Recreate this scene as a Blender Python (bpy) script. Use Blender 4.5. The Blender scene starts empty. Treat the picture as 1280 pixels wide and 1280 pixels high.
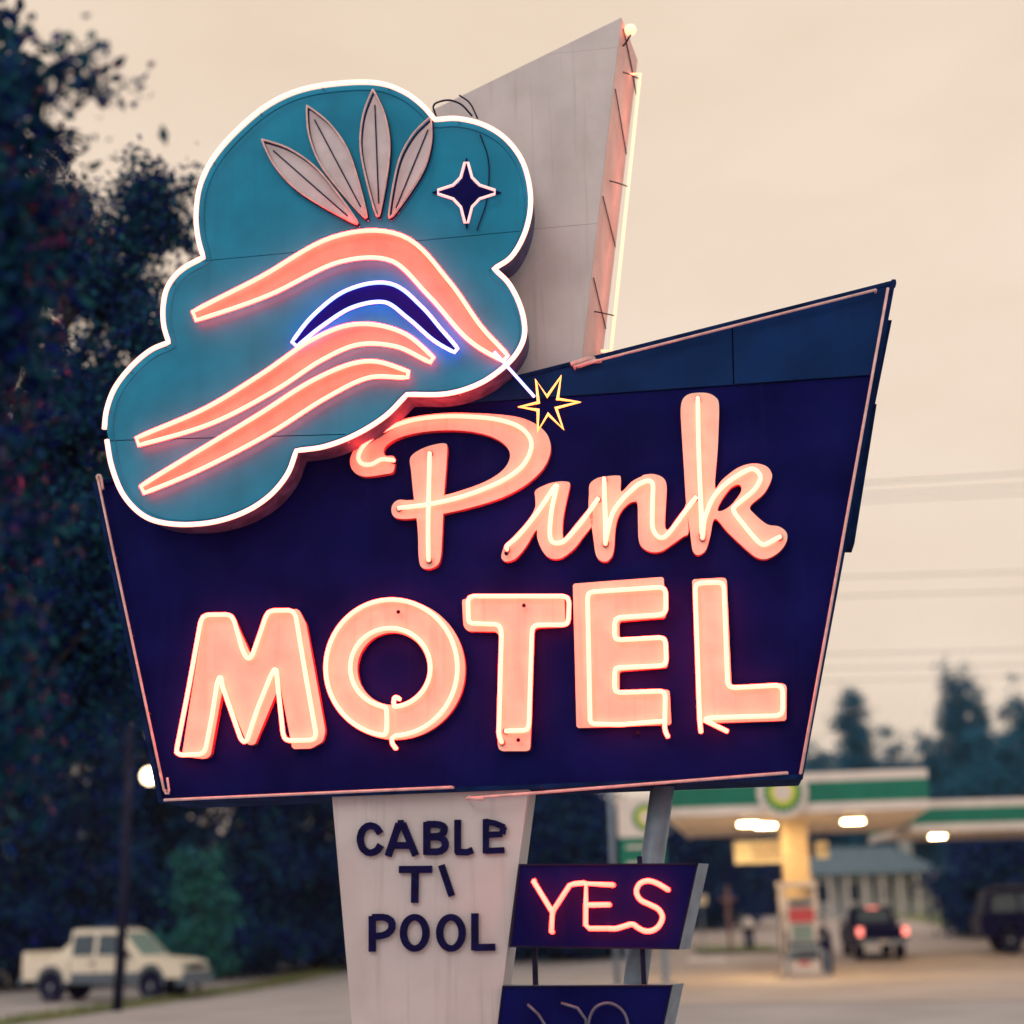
import bpy, math, random
import numpy as np
from mathutils import Vector, Matrix
from mathutils.geometry import tessellate_polygon
R = math.radians
sc = bpy.context.scene
col = sc.collection
random.seed(7)

# ------------------------------------------------------------------ camera
FPX = 1900.0                                   # focal length in pixels of the 1280 px photograph
PITCH, ROLL, EYE = math.atan(510/FPX), R(-1.4), 1.75
CAMM = (Matrix.Rotation(R(90)+PITCH, 3, 'X') @ Matrix.Rotation(ROLL, 3, 'Z'))
cam_d = bpy.data.cameras.new('camera'); cam = bpy.data.objects.new('camera', cam_d); col.objects.link(cam)
cam.location = (0, 0, EYE); cam.rotation_euler = CAMM.to_euler()
cam_d.sensor_width = 36; cam_d.lens = FPX/1280*36; cam_d.clip_end = 3000; cam_d.clip_start = .1
cam_d.dof.use_dof = True; cam_d.dof.focus_distance = 8.2; cam_d.dof.aperture_fstop = 0.8
sc.camera = cam
# ------------------------------------------------------------------ sky and sun
SUN_EL, SUN_AZ = R(38), R(215)                  # soft light through cloud, from behind the camera and left
w = bpy.data.worlds.new('World'); sc.world = w; w.use_nodes = True
nt = w.node_tree; nt.nodes.clear()
N = nt.nodes.new; LK = nt.links.new
out = N('ShaderNodeOutputWorld'); mixs = N('ShaderNodeMixShader'); b1 = N('ShaderNodeBackground'); b2 = N('ShaderNodeBackground')
sky = N('ShaderNodeTexSky'); sky.sky_type = 'NISHITA'; sky.sun_disc = False; sky.sun_elevation = SUN_EL; sky.sun_rotation = SUN_AZ
b1.inputs['Strength'].default_value = .06; LK(sky.outputs[0], b1.inputs['Color'])
tc = N('ShaderNodeTexCoord'); mp = N('ShaderNodeMapping'); mp.inputs['Scale'].default_value = (1.3, 1.3, 3.4)
nz = N('ShaderNodeTexNoise'); nz.inputs['Scale'].default_value = 1.9; nz.inputs['Detail'].default_value = 6; nz.inputs['Roughness'].default_value = .58
rp = N('ShaderNodeValToRGB')
rp.color_ramp.elements[0].position = .28; rp.color_ramp.elements[0].color = (.84, .66, .505, 1)
rp.color_ramp.elements[1].position = .72; rp.color_ramp.elements[1].color = (.97, .80, .645, 1)
LK(tc.outputs['Generated'], mp.inputs['Vector']); LK(mp.outputs[0], nz.inputs['Vector']); LK(nz.outputs['Fac'], rp.inputs['Fac'])
LK(rp.outputs['Color'], b2.inputs['Color']); b2.inputs['Strength'].default_value = 1.05
mixs.inputs[0].default_value = .93
LK(b1.outputs[0], mixs.inputs[1]); LK(b2.outputs[0], mixs.inputs[2]); LK(mixs.outputs[0], out.inputs['Surface'])
sun_d = bpy.data.lights.new('sun', 'SUN'); sun_d.energy = .5; sun_d.angle = R(25); sun_d.color = (1, .93, .84)
sun = bpy.data.objects.new('sun', sun_d); col.objects.link(sun)
sdir = Vector((math.sin(SUN_AZ)*math.cos(SUN_EL), math.cos(SUN_AZ)*math.cos(SUN_EL), math.sin(SUN_EL)))
sun.rotation_euler = sdir.to_track_quat('Z', 'Y').to_euler(); sun.location = sdir*60
sc.view_settings.view_transform = 'Standard'; sc.view_settings.look = 'None'
sc.view_settings.exposure = 0; sc.view_settings.gamma = 1
sc.render.engine = 'CYCLES'
sc.cycles.use_denoising = True; sc.cycles.max_bounces = 6; sc.cycles.diffuse_bounces = 3; sc.cycles.glossy_bounces = 3
sc.cycles.caustics_reflective = sc.cycles.caustics_refractive = False; sc.cycles.sample_clamp_indirect = 4

# ------------------------------------------------------------------ materials
def mat(name, c, rough=.6, metal=0, var=.12, scale=6, bump=0, bscale=40, spec=.3, c2=None, detail=5, lo=.35, hi=.65, streak=0, grime=(.25, .17, .12)):
    m = bpy.data.materials.new(name); m.use_nodes = True; t = m.node_tree; p = t.nodes['Principled BSDF']
    p.inputs['Roughness'].default_value = rough; p.inputs['Metallic'].default_value = metal
    p.inputs['Specular IOR Level'].default_value = spec
    tcn = t.nodes.new('ShaderNodeTexCoord')
    n = t.nodes.new('ShaderNodeTexNoise'); n.inputs['Scale'].default_value = scale; n.inputs['Detail'].default_value = detail
    t.links.new(tcn.outputs['Object'], n.inputs['Vector'])
    r = t.nodes.new('ShaderNodeValToRGB')
    a = c2 if c2 else tuple(x*(1-var) for x in c); b = c if c2 else tuple(min(1, x*(1+var)) for x in c)
    r.color_ramp.elements[0].position = lo; r.color_ramp.elements[0].color = (*a, 1)
    r.color_ramp.elements[1].position = hi; r.color_ramp.elements[1].color = (*b, 1)
    t.links.new(n.outputs['Fac'], r.inputs['Fac']); base = r.outputs['Color']
    if streak:                                   # rain streaks and specks of grime, their own shapes
        for sc_, thr, k in (((26, 26, 1.1), .56, .55), ((34, 34, 34), .70, 1.0), ((3, 3, 2), .52, .35)):
            mp_ = t.nodes.new('ShaderNodeMapping'); mp_.inputs['Scale'].default_value = sc_
            n3 = t.nodes.new('ShaderNodeTexNoise'); n3.inputs['Scale'].default_value = 1; n3.inputs['Detail'].default_value = 4
            r3 = t.nodes.new('ShaderNodeMapRange'); r3.inputs['From Min'].default_value = thr; r3.inputs['From Max'].default_value = thr+.16
            r3.inputs['To Max'].default_value = streak*k
            mx = t.nodes.new('ShaderNodeMix'); mx.data_type = 'RGBA'; mx.inputs['B'].default_value = (*[c_*g_ for c_, g_ in zip(c, grime)], 1)
            t.links.new(tcn.outputs['Object'], mp_.inputs['Vector']); t.links.new(mp_.outputs[0], n3.inputs['Vector'])
            t.links.new(n3.outputs['Fac'], r3.inputs['Value']); t.links.new(r3.outputs[0], mx.inputs['Factor'])
            t.links.new(base, mx.inputs['A']); base = mx.outputs['Result']
    t.links.new(base, p.inputs['Base Color'])
    if bump:
        n2 = t.nodes.new('ShaderNodeTexNoise'); n2.inputs['Scale'].default_value = bscale; n2.inputs['Detail'].default_value = 3
        bp = t.nodes.new('ShaderNodeBump'); bp.inputs['Strength'].default_value = bump; bp.inputs['Distance'].default_value = .02
        t.links.new(tcn.outputs['Object'], n2.inputs['Vector']); t.links.new(n2.outputs['Fac'], bp.inputs['Height'])
        t.links.new(bp.outputs['Normal'], p.inputs['Normal'])
    return m
def glow(name, c, s=1.0):
    m = bpy.data.materials.new(name); m.use_nodes = True; t = m.node_tree; p = t.nodes['Principled BSDF']
    p.inputs['Base Color'].default_value = (.8, .75, .7, 1); p.inputs['Roughness'].default_value = .2
    p.inputs['Emission Color'].default_value = (*c, 1); p.inputs['Emission Strength'].default_value = s
    return m
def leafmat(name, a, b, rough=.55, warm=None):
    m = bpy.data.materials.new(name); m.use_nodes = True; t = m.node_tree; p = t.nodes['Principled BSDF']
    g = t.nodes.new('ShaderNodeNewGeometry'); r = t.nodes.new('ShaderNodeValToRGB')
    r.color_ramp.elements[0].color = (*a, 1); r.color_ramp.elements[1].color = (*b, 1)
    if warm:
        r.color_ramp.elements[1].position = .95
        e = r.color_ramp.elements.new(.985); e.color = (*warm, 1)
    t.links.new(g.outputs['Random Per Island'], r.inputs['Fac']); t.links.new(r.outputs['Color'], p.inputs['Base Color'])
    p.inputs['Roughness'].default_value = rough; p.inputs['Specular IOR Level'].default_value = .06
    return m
M = dict(
    navy=mat('navy_enamel', (.0056, .0075, .100), .5, var=.25, scale=2.2, bump=.08, bscale=3, spec=.012, streak=.5, grime=(1.3, 2.2, 1.15)),
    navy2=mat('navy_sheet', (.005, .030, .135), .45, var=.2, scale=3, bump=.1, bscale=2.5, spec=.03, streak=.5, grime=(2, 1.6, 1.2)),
    navyside=mat('navy_side', (.006, .022, .10), .7, var=.4, scale=9, spec=.01),
    teal=mat('teal_enamel', (.009, .25, .47), .5, var=.12, scale=3.5, bump=.06, bscale=4, spec=.10, streak=.35, grime=(.9, .62, .6)),
    tealside=mat('weathered_return', (.05, .06, .16), .6, var=.4, scale=14),
    white=mat('offwhite_enamel', (.58, .57, .64), .5, var=.07, scale=2.6, bump=.05, bscale=3, streak=.45, grime=(.5, .45, .42)),
    fin=mat('fin_enamel', (.60, .60, .67), .55, var=.09, scale=3, bump=.06, bscale=2, streak=.5, grime=(.5, .45, .4)),
    finpink=mat('pink_side', (.92, .60, .60), .5, var=.12, scale=5, streak=.4, grime=(.5, .4, .4)),
    coral=mat('coral_face', (.82, .74, .64), .5, var=.06, scale=10, streak=.5, grime=(.7, .5, .45)),
    coralside=mat('coral_return', (.55, .07, .10), .5, var=.2, scale=12),
    ribbon=mat('coral_paint', (.74, .40, .34), .5, var=.1, scale=9, streak=.4, grime=(.7, .5, .5)),
    petal=mat('petal_paint', (.62, .60, .70), .55, var=.1, scale=8),
    ink=mat('black_outline', (.008, .010, .06), .5, spec=.05),
    plastic=mat('letter_plastic', (.005, .005, .06), .4, var=.3, scale=20, spec=.08),
    glass_off=mat('unlit_tube', (.75, .52, .55), .25, var=.15, scale=18, spec=.6),
    glass_grey=mat('unlit_grey_tube', (.10, .11, .2), .25, var=.2, scale=18, spec=.6),
    steel=mat('painted_steel', (.19, .26, .36), .45, .1, var=.2, scale=7, spec=.4),
    dark=mat('dark_metal', (.012, .014, .045), .6, var=.3, spec=.08),
    pink=glow('neon_pink', (26.0, .74, .44)), pinkscript=glow('neon_script', (21., .74, .46)), coralneon=glow('neon_coral', (60., .70, .44)),
    red=glow('neon_red', (24., .36, .20)), cream=glow('neon_cream', (2.4, .88, .68)),
    blue=glow('neon_blue', (.55, .95, 4.0)), yellow=glow('neon_yellow', (3.0, .84, .05)),
    finneon=glow('neon_gold', (3.2, .85, .45)), orchid=glow('neon_orchid', (1.0, .42, .45)),
    asphalt=mat('asphalt', (.40, .395, .44), .9, var=.12, scale=.5, bump=.3, bscale=60, c2=(.33, .32, .36)),
    concrete=mat('concrete', (.47, .42, .42), .85, c2=(.38, .33, .33), scale=.35, bump=.2, bscale=40),
    grass=mat('grass', (.13, .20, .10), .9, c2=(.24, .24, .12), scale=1.5),
    bark=mat('bark', (.03, .03, .05), .9, var=.4, scale=10, bump=.5),
    cwhite=mat('canopy_white', (.78, .74, .74), .5, var=.06, scale=1.5),
    cgreen=mat('canopy_green', (.006, .19, .14), .45, var=.1, scale=1.5),
    lime=mat('lime', (.25, .55, .06), .5), lemon=mat('lemon', (.85, .75, .12), .5),
    soffit=mat('soffit_white', (.80, .70, .56), .6, var=.05, scale=2),
    column=mat('column_cream', (.80, .62, .38), .6, var=.08),
    lamp=glow('canopy_lamp', (110, 72, 33)), street=glow('street_lamp_glow', (7, 5.2, 3.2)),
    taill=glow('tail_lamp', (2.2, .35, .30)),
    carwhite=mat('pale_car_paint', (.80, .76, .68), .3, var=.03, spec=.5), cladding=mat('grey_cladding', (.10, .14, .20), .6, var=.15),
    cardark=mat('dark_car_paint', (.004, .005, .06), .4, var=.2, spec=.06),
    tyre=mat('rubber', (.006, .006, .04), .9, spec=.05), rim=mat('alloy', (.28, .33, .40), .35, .5),
    glass=mat('dark_glass', (.02, .06, .11), .1, var=.2, spec=.7), cglass=mat('light_glass', (.22, .33, .33), .12, spec=.7),
    redp=mat('red_panel', (.62, .10, .13), .5), bannerm=mat('banner_cream', (.72, .66, .46), .6, var=.08, scale=4),
    roof=mat('slate_roof', (.10, .17, .24), .7, var=.2, scale=3), siding=mat('siding', (.40, .44, .46), .7, var=.1),
    hill=mat('hill_forest', (.05, .09, .11), 1, var=.3, scale=.05), brownm=mat('brown', (.25, .14, .14), .8),
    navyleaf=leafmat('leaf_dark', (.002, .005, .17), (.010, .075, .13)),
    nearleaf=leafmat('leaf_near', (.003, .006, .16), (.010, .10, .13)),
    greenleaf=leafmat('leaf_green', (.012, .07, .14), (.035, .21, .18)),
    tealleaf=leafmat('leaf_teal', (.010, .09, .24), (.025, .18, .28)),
    redleaf=leafmat('leaf_red', (.35, .05, .05), (.5, .1, .08)),
)

# ------------------------------------------------------------------ geometry helpers
def U(px, py, Y):
    """world point of photograph position (px, py) at distance Y"""
    d = CAMM @ Vector(((px-640)/FPX, (640-py)/FPX, -1)); t = Y/d.y
    return Vector((d.x*t, Y, EYE+d.z*t))
YAW = R(7.5)
SR = Vector((math.cos(YAW), -math.sin(YAW), 0)); SB = Vector((math.sin(YAW), math.cos(YAW), 0)); SU = Vector((0, 0, 1))
SC = U(620, 800, 8.0); SO = Vector((SC.x, SC.y, 0))
SF = Matrix((SR, SB, SU)).transposed()
def L(px, py, off=0.0):
    """traced position -> metres in the sign's own frame (x along the face, y back, z up), off = distance proud of the face"""
    d = CAMM @ Vector(((px-640)/FPX, (640-py)/FPX, -1)); o = Vector((0, 0, EYE))
    t = ((SO - SB*off) - o).dot(SB)/d.dot(SB); q = o+d*t-SO
    return Vector((q.dot(SR), -off, q.z))
def Z(ox, oy, s, pts): return [(ox+x/s, oy+y/s) for x, y in pts]
def catmull(p, n=6, closed=False):
    p = [Vector(q) for q in p]; m = len(p); out = []
    for i in range(m if closed else m-1):
        a = p[(i-1) % m] if closed or i > 0 else p[0]*2-p[1]
        b, c = p[i], p[(i+1) % m]
        d = p[(i+2) % m] if closed or i+2 < m else p[-1]*2-p[-2]
        for k in range(n):
            t = k/n
            out.append(.5*((2*b)+(c-a)*t+(2*a-5*b+4*c-d)*t*t+(3*b-a-3*c+d)*t**3))
    if not closed: out.append(p[-1])
    return out
def chaikin(p, it=2, closed=False):
    p = [Vector(q) for q in p]
    for _ in range(it):
        o = []
        n = len(p)
        if not closed: o.append(p[0])
        for i in range(n if closed else n-1):
            a, b = p[i], p[(i+1) % n]; o += [a*.78+b*.22, a*.22+b*.78]
        if not closed: o.append(p[-1])
        p = o
    return p
def corner(p, d, closed=False, it=1):
    """cut every corner of a path at a fixed distance"""
    p = [Vector(q) for q in p]
    for _ in range(it):
        n = len(p); o = []
        for i in range(n):
            if not closed and i in (0, n-1): o.append(p[i]); continue
            a, b, c = p[i-1], p[i], p[(i+1) % n]
            for q in (a, c):
                l = (q-b).length; o.append(b+(q-b)*(min(d, .4*l)/max(l, 1e-6)))
        p = o; d *= .4
    return p
def offset_strip(path, wl):
    """left and right edges of a flat band along a 2-D path, wl = half widths"""
    n = len(path); l, r = [], []
    for i in range(n):
        a = path[max(i-1, 0)]; b = path[min(i+1, n-1)]; t = (b-a).normalized(); nn = Vector((-t.y, t.x))
        h = wl[i] if isinstance(wl, list) else wl
        l.append(path[i]+nn*h); r.append(path[i]-nn*h)
    return l, r
class MB:
    def __init__(s): s.v, s.f = [], []
    def add(s, v, f):
        o = len(s.v); s.v += [Vector(x) for x in v]; s.f += [[i+o for i in q] for q in f]; return s
    def poly(s, front, back, holes=()):
        """closed solid between a front and a back outline (same point count), holes = [(front, back), ...]"""
        fl = [list(front)]+[list(h[0]) for h in holes]; bl = [list(back)]+[list(h[1]) for h in holes]
        flat = [[Vector((q.x, q.z, 0)) for q in lp] for lp in fl]
        tri = tessellate_polygon(flat); nf = sum(map(len, fl))
        vs = [q for lp in fl for q in lp]+[q for lp in bl for q in lp]
        fs = []
        for a, b, c in tri:
            n = (vs[b]-vs[a]).cross(vs[c]-vs[a])
            if n.y > 0: a, c = c, a
            fs += [[a, b, c], [c+nf, b+nf, a+nf]]
        k = 0
        for j, lp in enumerate(fl):
            m = len(lp); area = sum(lp[i].x*lp[(i+1) % m].z-lp[(i+1) % m].x*lp[i].z for i in range(m))
            ccw = (area > 0) ^ (j > 0)
            for i in range(m):
                a, b = k+i, k+(i+1) % m
                fs.append([b, a, a+nf, b+nf] if ccw else [a, b, b+nf, a+nf])
            k += m
        return s.add(vs, fs)
    def prism(s, pts, y0, y1, holes=()):
        """extrude a frame-plane outline (Vectors with x, z) from y0 to y1"""
        P = lambda q, y: Vector((q.x, y, q.z))
        return s.poly([P(q, y0) for q in pts], [P(q, y1) for q in pts], [([P(q, y0) for q in h], [P(q, y1) for q in h]) for h in holes])
    def box(s, x0, x1, y0, y1, z0, z1):
        v = [(x, y, z) for z in (z0, z1) for y in (y0, y1) for x in (x0, x1)]
        return s.add(v, [[0, 2, 3, 1], [4, 5, 7, 6], [0, 1, 5, 4], [2, 6, 7, 3], [0, 4, 6, 2], [1, 3, 7, 5]])
    def tube(s, path, r, seg=7, closed=False):
        p = [Vector(q) for q in path]
        q = [p[0]]
        for x in p[1:]:
            if (x-q[-1]).length > 1e-5: q.append(x)
        if closed and (q[0]-q[-1]).length < 1e-5: q.pop()
        p = q; n = len(p); nrm = None; rings = []
        for i in range(n):
            a = p[i-1] if (closed or i > 0) else p[0]; b = p[(i+1) % n] if (closed or i < n-1) else p[-1]
            t = (b-a).normalized() if (b-a).length > 1e-9 else Vector((0, 0, 1))
            if nrm is None: nrm = t.orthogonal().normalized()
            nrm = (nrm-t*nrm.dot(t)).normalized(); bi = t.cross(nrm); rr = r[i] if isinstance(r, (list, tuple)) else r
            rings.append([p[i]+(nrm*math.cos(2*math.pi*k/seg)+bi*math.sin(2*math.pi*k/seg))*rr for k in range(seg)])
        v = [x for g in rings for x in g]; f = []
        for i in range(n if closed else n-1):
            j = (i+1) % n
            for k in range(seg): f.append([i*seg+k, i*seg+(k+1) % seg, j*seg+(k+1) % seg, j*seg+k])
        if not closed: f += [list(range(seg))[::-1], [(n-1)*seg+k for k in range(seg)]]
        return s.add(v, f)
    def lathe(s, prof, seg=16, c=(0, 0, 0), axis='z'):
        v, f = [], []
        for r, h in prof:
            for k in range(seg):
                a = 2*math.pi*k/seg; x, y = r*math.cos(a), r*math.sin(a)
                v.append(Vector((x, y, h) if axis == 'z' else (x, h, y) if axis == 'y' else (h, x, y))+Vector(c))
        for i in range(len(prof)-1):
            for k in range(seg): f.append([i*seg+k, i*seg+(k+1) % seg, (i+1)*seg+(k+1) % seg, (i+1)*seg+k])
        f += [list(range(seg))[::-1], [(len(prof)-1)*seg+k for k in range(seg)]]
        return s.add(v, f)
    def build(s, name, m, parent=None, origin=(0, 0, 0), smooth=False, m2=None, pick2=None):
        o = Vector(origin); me = bpy.data.meshes.new(name)
        me.from_pydata([x-o for x in s.v], [], s.f); me.update()
        me.materials.append(m)
        if m2:
            me.materials.append(m2)
            for p in me.polygons:
                if pick2(p): p.material_index = 1
        if smooth: me.polygons.foreach_set('use_smooth', [True]*len(me.polygons))
        ob = bpy.data.objects.new(name, me); col.objects.link(ob)
        if parent: ob.parent = parent
        return ob
def tag(o, label=None, cat=None, group=None, kind=None):
    for k, v in (('label', label), ('category', cat), ('group', group), ('kind', kind)):
        if v: o[k] = v
    return o
def empty(name, label, cat, loc=(0, 0, 0), rz=0.0, group=None):
    o = bpy.data.objects.new(name, None); col.objects.link(o); o.location = loc; o.rotation_euler.z = rz; o.empty_display_size = .2
    return tag(o, label, cat, group)
def sroot(name, label, cat, base, group=None):
    """a thing mounted in the sign's frame; base is its foot in that frame"""
    o = empty(name, label, cat, SO+SF @ Vector(base), -YAW, group); return o
def clone(o, parent=None):
    c = o.copy(); col.objects.link(c); c.parent = parent
    for ch in o.children: clone(ch, c)
    return c
def LP(pts, off): return [L(q[0], q[1], off) for q in pts]
def sides(p): return abs(p.normal.y) < .7

# ------------------------------------------------------------------ ground
def zg(x, y):
    t = min(max((y-45)/45, 0), 1); return 1.6*t*t*(3-2*t)
def sheet(name, m, pts, dz, n=10, label=None, kind='structure'):
    """a quad laid on the ground, pts = 4 ground corners (x, y)"""
    a, b, c, d = [Vector(p) for p in pts]; mb = MB(); vs = []
    for i in range(n+1):
        for j in range(n+1):
            p = (a.lerp(b, i/n)).lerp(d.lerp(c, i/n), j/n); vs.append((p.x, p.y, zg(p.x, p.y)+dz))
    mb.add(vs, [[i*(n+1)+j, (i+1)*(n+1)+j, (i+1)*(n+1)+j+1, i*(n+1)+j+1] for i in range(n) for j in range(n)])
    o = mb.build(name, m); me = o.data
    if me.polygons[0].normal.z < 0: me.flip_normals()
    return tag(o, label, None, None, kind)
mb = MB(); xs = [-900, -300, -100, -40, -20, 0, 20, 40, 100, 300, 900]; ys = [-60, 0, 30, 45]+[45+3*i for i in range(1, 16)]+[120, 300, 900, 2000]
mb.add([(x, y, zg(x, y)) for y in ys for x in xs], [[j*11+i, j*11+i+1, (j+1)*11+i+1, (j+1)*11+i] for j in range(len(ys)-1) for i in range(10)])
tag(mb.build('ground', M['asphalt']), kind='structure')
sheet('forecourt', M['concrete'], [(1.5, 33), (40, 25), (60, 80), (7, 80)], .012, 24)
# grass verge running away beside the road
vg = [(-11.6, 27), (-10.6, 27), (-5.2, 60), (-6.6, 60)]
sheet('verge', M['grass'], vg, .02, 16)
sheet('lawn', M['grass'], [(-60, 62), (3, 62), (3, 100), (-60, 100)], .03, 16)
sheet('hillside_lawn', M['grass'], [(19, 70), (70, 70), (70, 100), (19, 100)], .03, 8)
tuft = MB(); rr = random.Random(3)
for k in range(2600):
    i, j = rr.random(), rr.random(); a = Vector(vg[0]).lerp(Vector(vg[3]), j); b = Vector(vg[1]).lerp(Vector(vg[2]), j); p = a.lerp(b, i)
    h = rr.uniform(.05, .16); an = rr.uniform(0, 6.28); dx, dy = math.cos(an)*.03, math.sin(an)*.03; z = zg(p.x, p.y)+.02
    tuft.add([(p.x-dx, p.y-dy, z), (p.x+dx, p.y+dy, z), (p.x+dy, p.y-dx, z+h)], [[0, 1, 2]])
tag(tuft.build('verge_grass', M['grass']), 'yellow green grass growing on the roadside verge', 'grass', None, 'stuff')

# ------------------------------------------------------------------ the motel sign cabinet
D_BODY = .46
ms = sroot('motel_sign', 'big navy four sided motel sign with pink neon script and capitals', 'sign', (0, 0, 0))
quad = [(118, 604), (1119, 351), (1003, 973), (200, 1003)]
fq = LP(quad, 0)
mb = MB(); mb.prism(fq, .03, D_BODY); mb.build('cabinet', M['navyside'], ms)
def clip(poly, a, b, keep):
    """part of a frame polygon on one side of the line a-b"""
    n = Vector((-(b.z-a.z), 0, b.x-a.x)); sd = lambda q: keep*(q-a).dot(n); o = []
    for i in range(len(poly)):
        p, q = poly[i], poly[(i+1) % len(poly)]; sp, sq = sd(p), sd(q)
        if sp >= 0: o.append(p)
        if sp*sq < 0: o.append(p+(q-p)*(sp/(sp-sq)))
    return o
def shrink(poly, d):
    c = sum(poly, Vector())/len(poly); return [q+(c-q).normalized()*d for q in poly]
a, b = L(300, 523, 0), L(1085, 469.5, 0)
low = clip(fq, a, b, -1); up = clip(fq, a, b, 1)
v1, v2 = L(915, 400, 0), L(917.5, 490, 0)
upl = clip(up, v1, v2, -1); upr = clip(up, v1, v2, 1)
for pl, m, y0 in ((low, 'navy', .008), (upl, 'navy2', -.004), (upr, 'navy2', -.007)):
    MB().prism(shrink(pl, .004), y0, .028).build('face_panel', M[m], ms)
# raised edge trim round the face
for i in range(4):
    p, q = fq[i], fq[(i+1) % 4]; t = (q-p).normalized(); nn = Vector((-t.z, 0, t.x))*.02
    c = sum(fq, Vector())/4
    if nn.dot(c-p) < 0: nn = -nn
    e = .0015*i
    MB().prism([p-nn*.1-t*.003, q-nn*.1+t*.003, q+nn, p+nn], -.012-e, .05).build('edge_trim', M['navyside'], ms)
# side cover sheets on the right return (stepped, slightly proud)
for (x0, y0, x1, y1, o) in ((1113, 400, 1092, 505, -.20), (1094, 505, 1066, 680, -.13)):
    MB().prism(LP([(x0-14, y0), (x0+2, y0), (x1+2, y1), (x1-14, y1)], o), -o, -o+.2).build('side_cover', M['navyside'], ms)
# unlit border tubes with their hooked ends
def hook(p0, p1, r, off, back=10, side=8):
    """a straight tube whose ends turn back into the sign"""
    A, B = L(*p0, off), L(*p1, off); pts = [A+Vector((0, off+.01, 0)), A+Vector((0, .01, 0)), A, B, B+Vector((0, .01, 0)), B+Vector((0, off+.01, 0))]
    return MB().tube(chaikin(pts, 1), r, 6)
for p0, p1 in (((122, 598), (205, 988)), ((205, 1000), (565, 984)), ((583, 998), (984, 966)), ((1110, 360), (1001, 966)), ((718, 458), (1095, 362))):
    hook(p0, p1, .008, .045).build('border_tube', M['glass_off'], ms, smooth=True)
MB().tube(chaikin(LP([(122, 600), (121, 594), (126, 594), (129, 612)], .045), 1), .008, 6).build('tube_hook', M['glass_off'], ms, smooth=True)
MB().tube(chaikin(LP([(200, 966), (206, 992), (212, 992), (209, 972)], .05), 1), .007, 6).build('tube_hook', M['glass_off'], ms, smooth=True)
MB().tube(LP([(585, 997), (604, 999)], .05), .01, 6).build('tube_hook', M['glass_off'], ms, smooth=True)
# tube supports along the border
for p0, p1, k in (((122, 598), (205, 988), 4), ((205, 1000), (565, 984), 4), ((583, 998), (984, 966), 4), ((1110, 360), (1001, 966), 6)):
    for i in range(1, k):
        q = L(p0[0]+(p1[0]-p0[0])*i/k, p0[1]+(p1[1]-p0[1])*i/k, .045)
        MB().tube([q+Vector((0, .008, 0)), Vector((q.x, .0, q.z))], .004, 5).build('tube_support', M['glass_grey'], ms)

DL, DT = .034, .060          # face of the letters, centre of their tubes
def letter(label, outlines, tubes, m_tube, holes=(), smooth=False, dt=DT, r=.0125):
    mb = MB()
    for k, ol in enumerate(outlines):
        P = LP(catmull([Vector(q) for q in ol], 4, True) if smooth else corner(ol, 2.2, True), DL+.0015*k)
        H = [LP(catmull([Vector(q) for q in h], 4, True), DL) for h in holes] if k == 0 else []
        mb.prism(P, -DL-.0015*k, .007, H)
    o = mb.build('letter', M['coral'], ms, m2=M['coralside'], pick2=sides); o['label'] = label
    for t in tubes:
        P = LP(catmull([Vector(q) for q in t], 5) if smooth else corner(t, 3.2, False, 2), dt)
        P = [P[0]+Vector((0, dt-DL, 0))]+P+[P[-1]+Vector((0, dt-DL, 0))]
        MB().tube(P, r, 7).build('neon_tube', m_tube, o, smooth=True)
        for e_ in (P[1], P[-2]): MB().tube([e_+Vector((0, r*.7, 0)), Vector((e_.x, -DL+.001, e_.z))], r*1.25, 8).build('electrode_boot', M['dark'], o)
    return o
# script word
zp = (400, 360, 3.765); zi = (610, 570, 6.4); zk = (790, 480, 5.333)
bowl = Z(*zp, [(350,795),(310,790),(300,770),(312,742),(360,710),(440,685),(560,670),(680,672),(780,690),(850,722),(890,765),(890,812),(855,862),(780,910),(680,948),(580,976),(430,998),(370,997),(340,1022),(338,1060),(362,1083),(430,1085),(580,1062),(720,1030),(860,985),(970,925),(1050,850),(1085,770),(1075,700),(1030,650),(960,615),(860,597),(700,588),(560,590),(420,610),(290,652),(200,712),(150,780),(142,830),(165,870),(215,887),(300,877),(345,862)])
stem = [(512.9,572),(527,561),(546,555),(557,554.5),(559,560),(558,580),(555,620),(552.7,670),(551,695),(547,706),(537,711),(527,709),(523.5,697),(522,660),(517,620),(514,590)]
ptube = Z(*zp, [(345,810),(290,806),(240,830),(195,825),(180,790),(215,730),(300,670),(420,625),(560,605),(700,605),(840,620),(940,655),(990,710),(990,770),(950,840),(870,900),(760,950),(640,990),(500,1020),(370,1035)])
letter('coral script capital P with neon loop', [bowl, stem], [ptube, [(537, 566), (536, 610), (535, 660), (535.5, 700)]], M['pinkscript'], smooth=True)
ipan = Z(*zi, [(380,275),(378,340),(375,420),(300,540),(150,700),(112,770),(110,822),(150,845),(220,820),(300,730),(385,592),(395,660),(430,750),(480,808),(540,825),(600,810),(690,740),(760,650),(835,550),(838,470),(835,395),(800,425),(700,545),(625,640),(599,648),(600,510),(630,350),(655,235),(640,207),(560,205),(470,227)])
letter('coral script letter i without a dot', [ipan], [Z(*zi, [(150,745),(155,715),(240,640),(380,470),(450,370),(520,265),(550,235),(540,290),(510,430),(495,580),(500,660),(530,695),(590,690),(640,650),(760,510),(880,340)])], M['pinkscript'], smooth=True)
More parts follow.
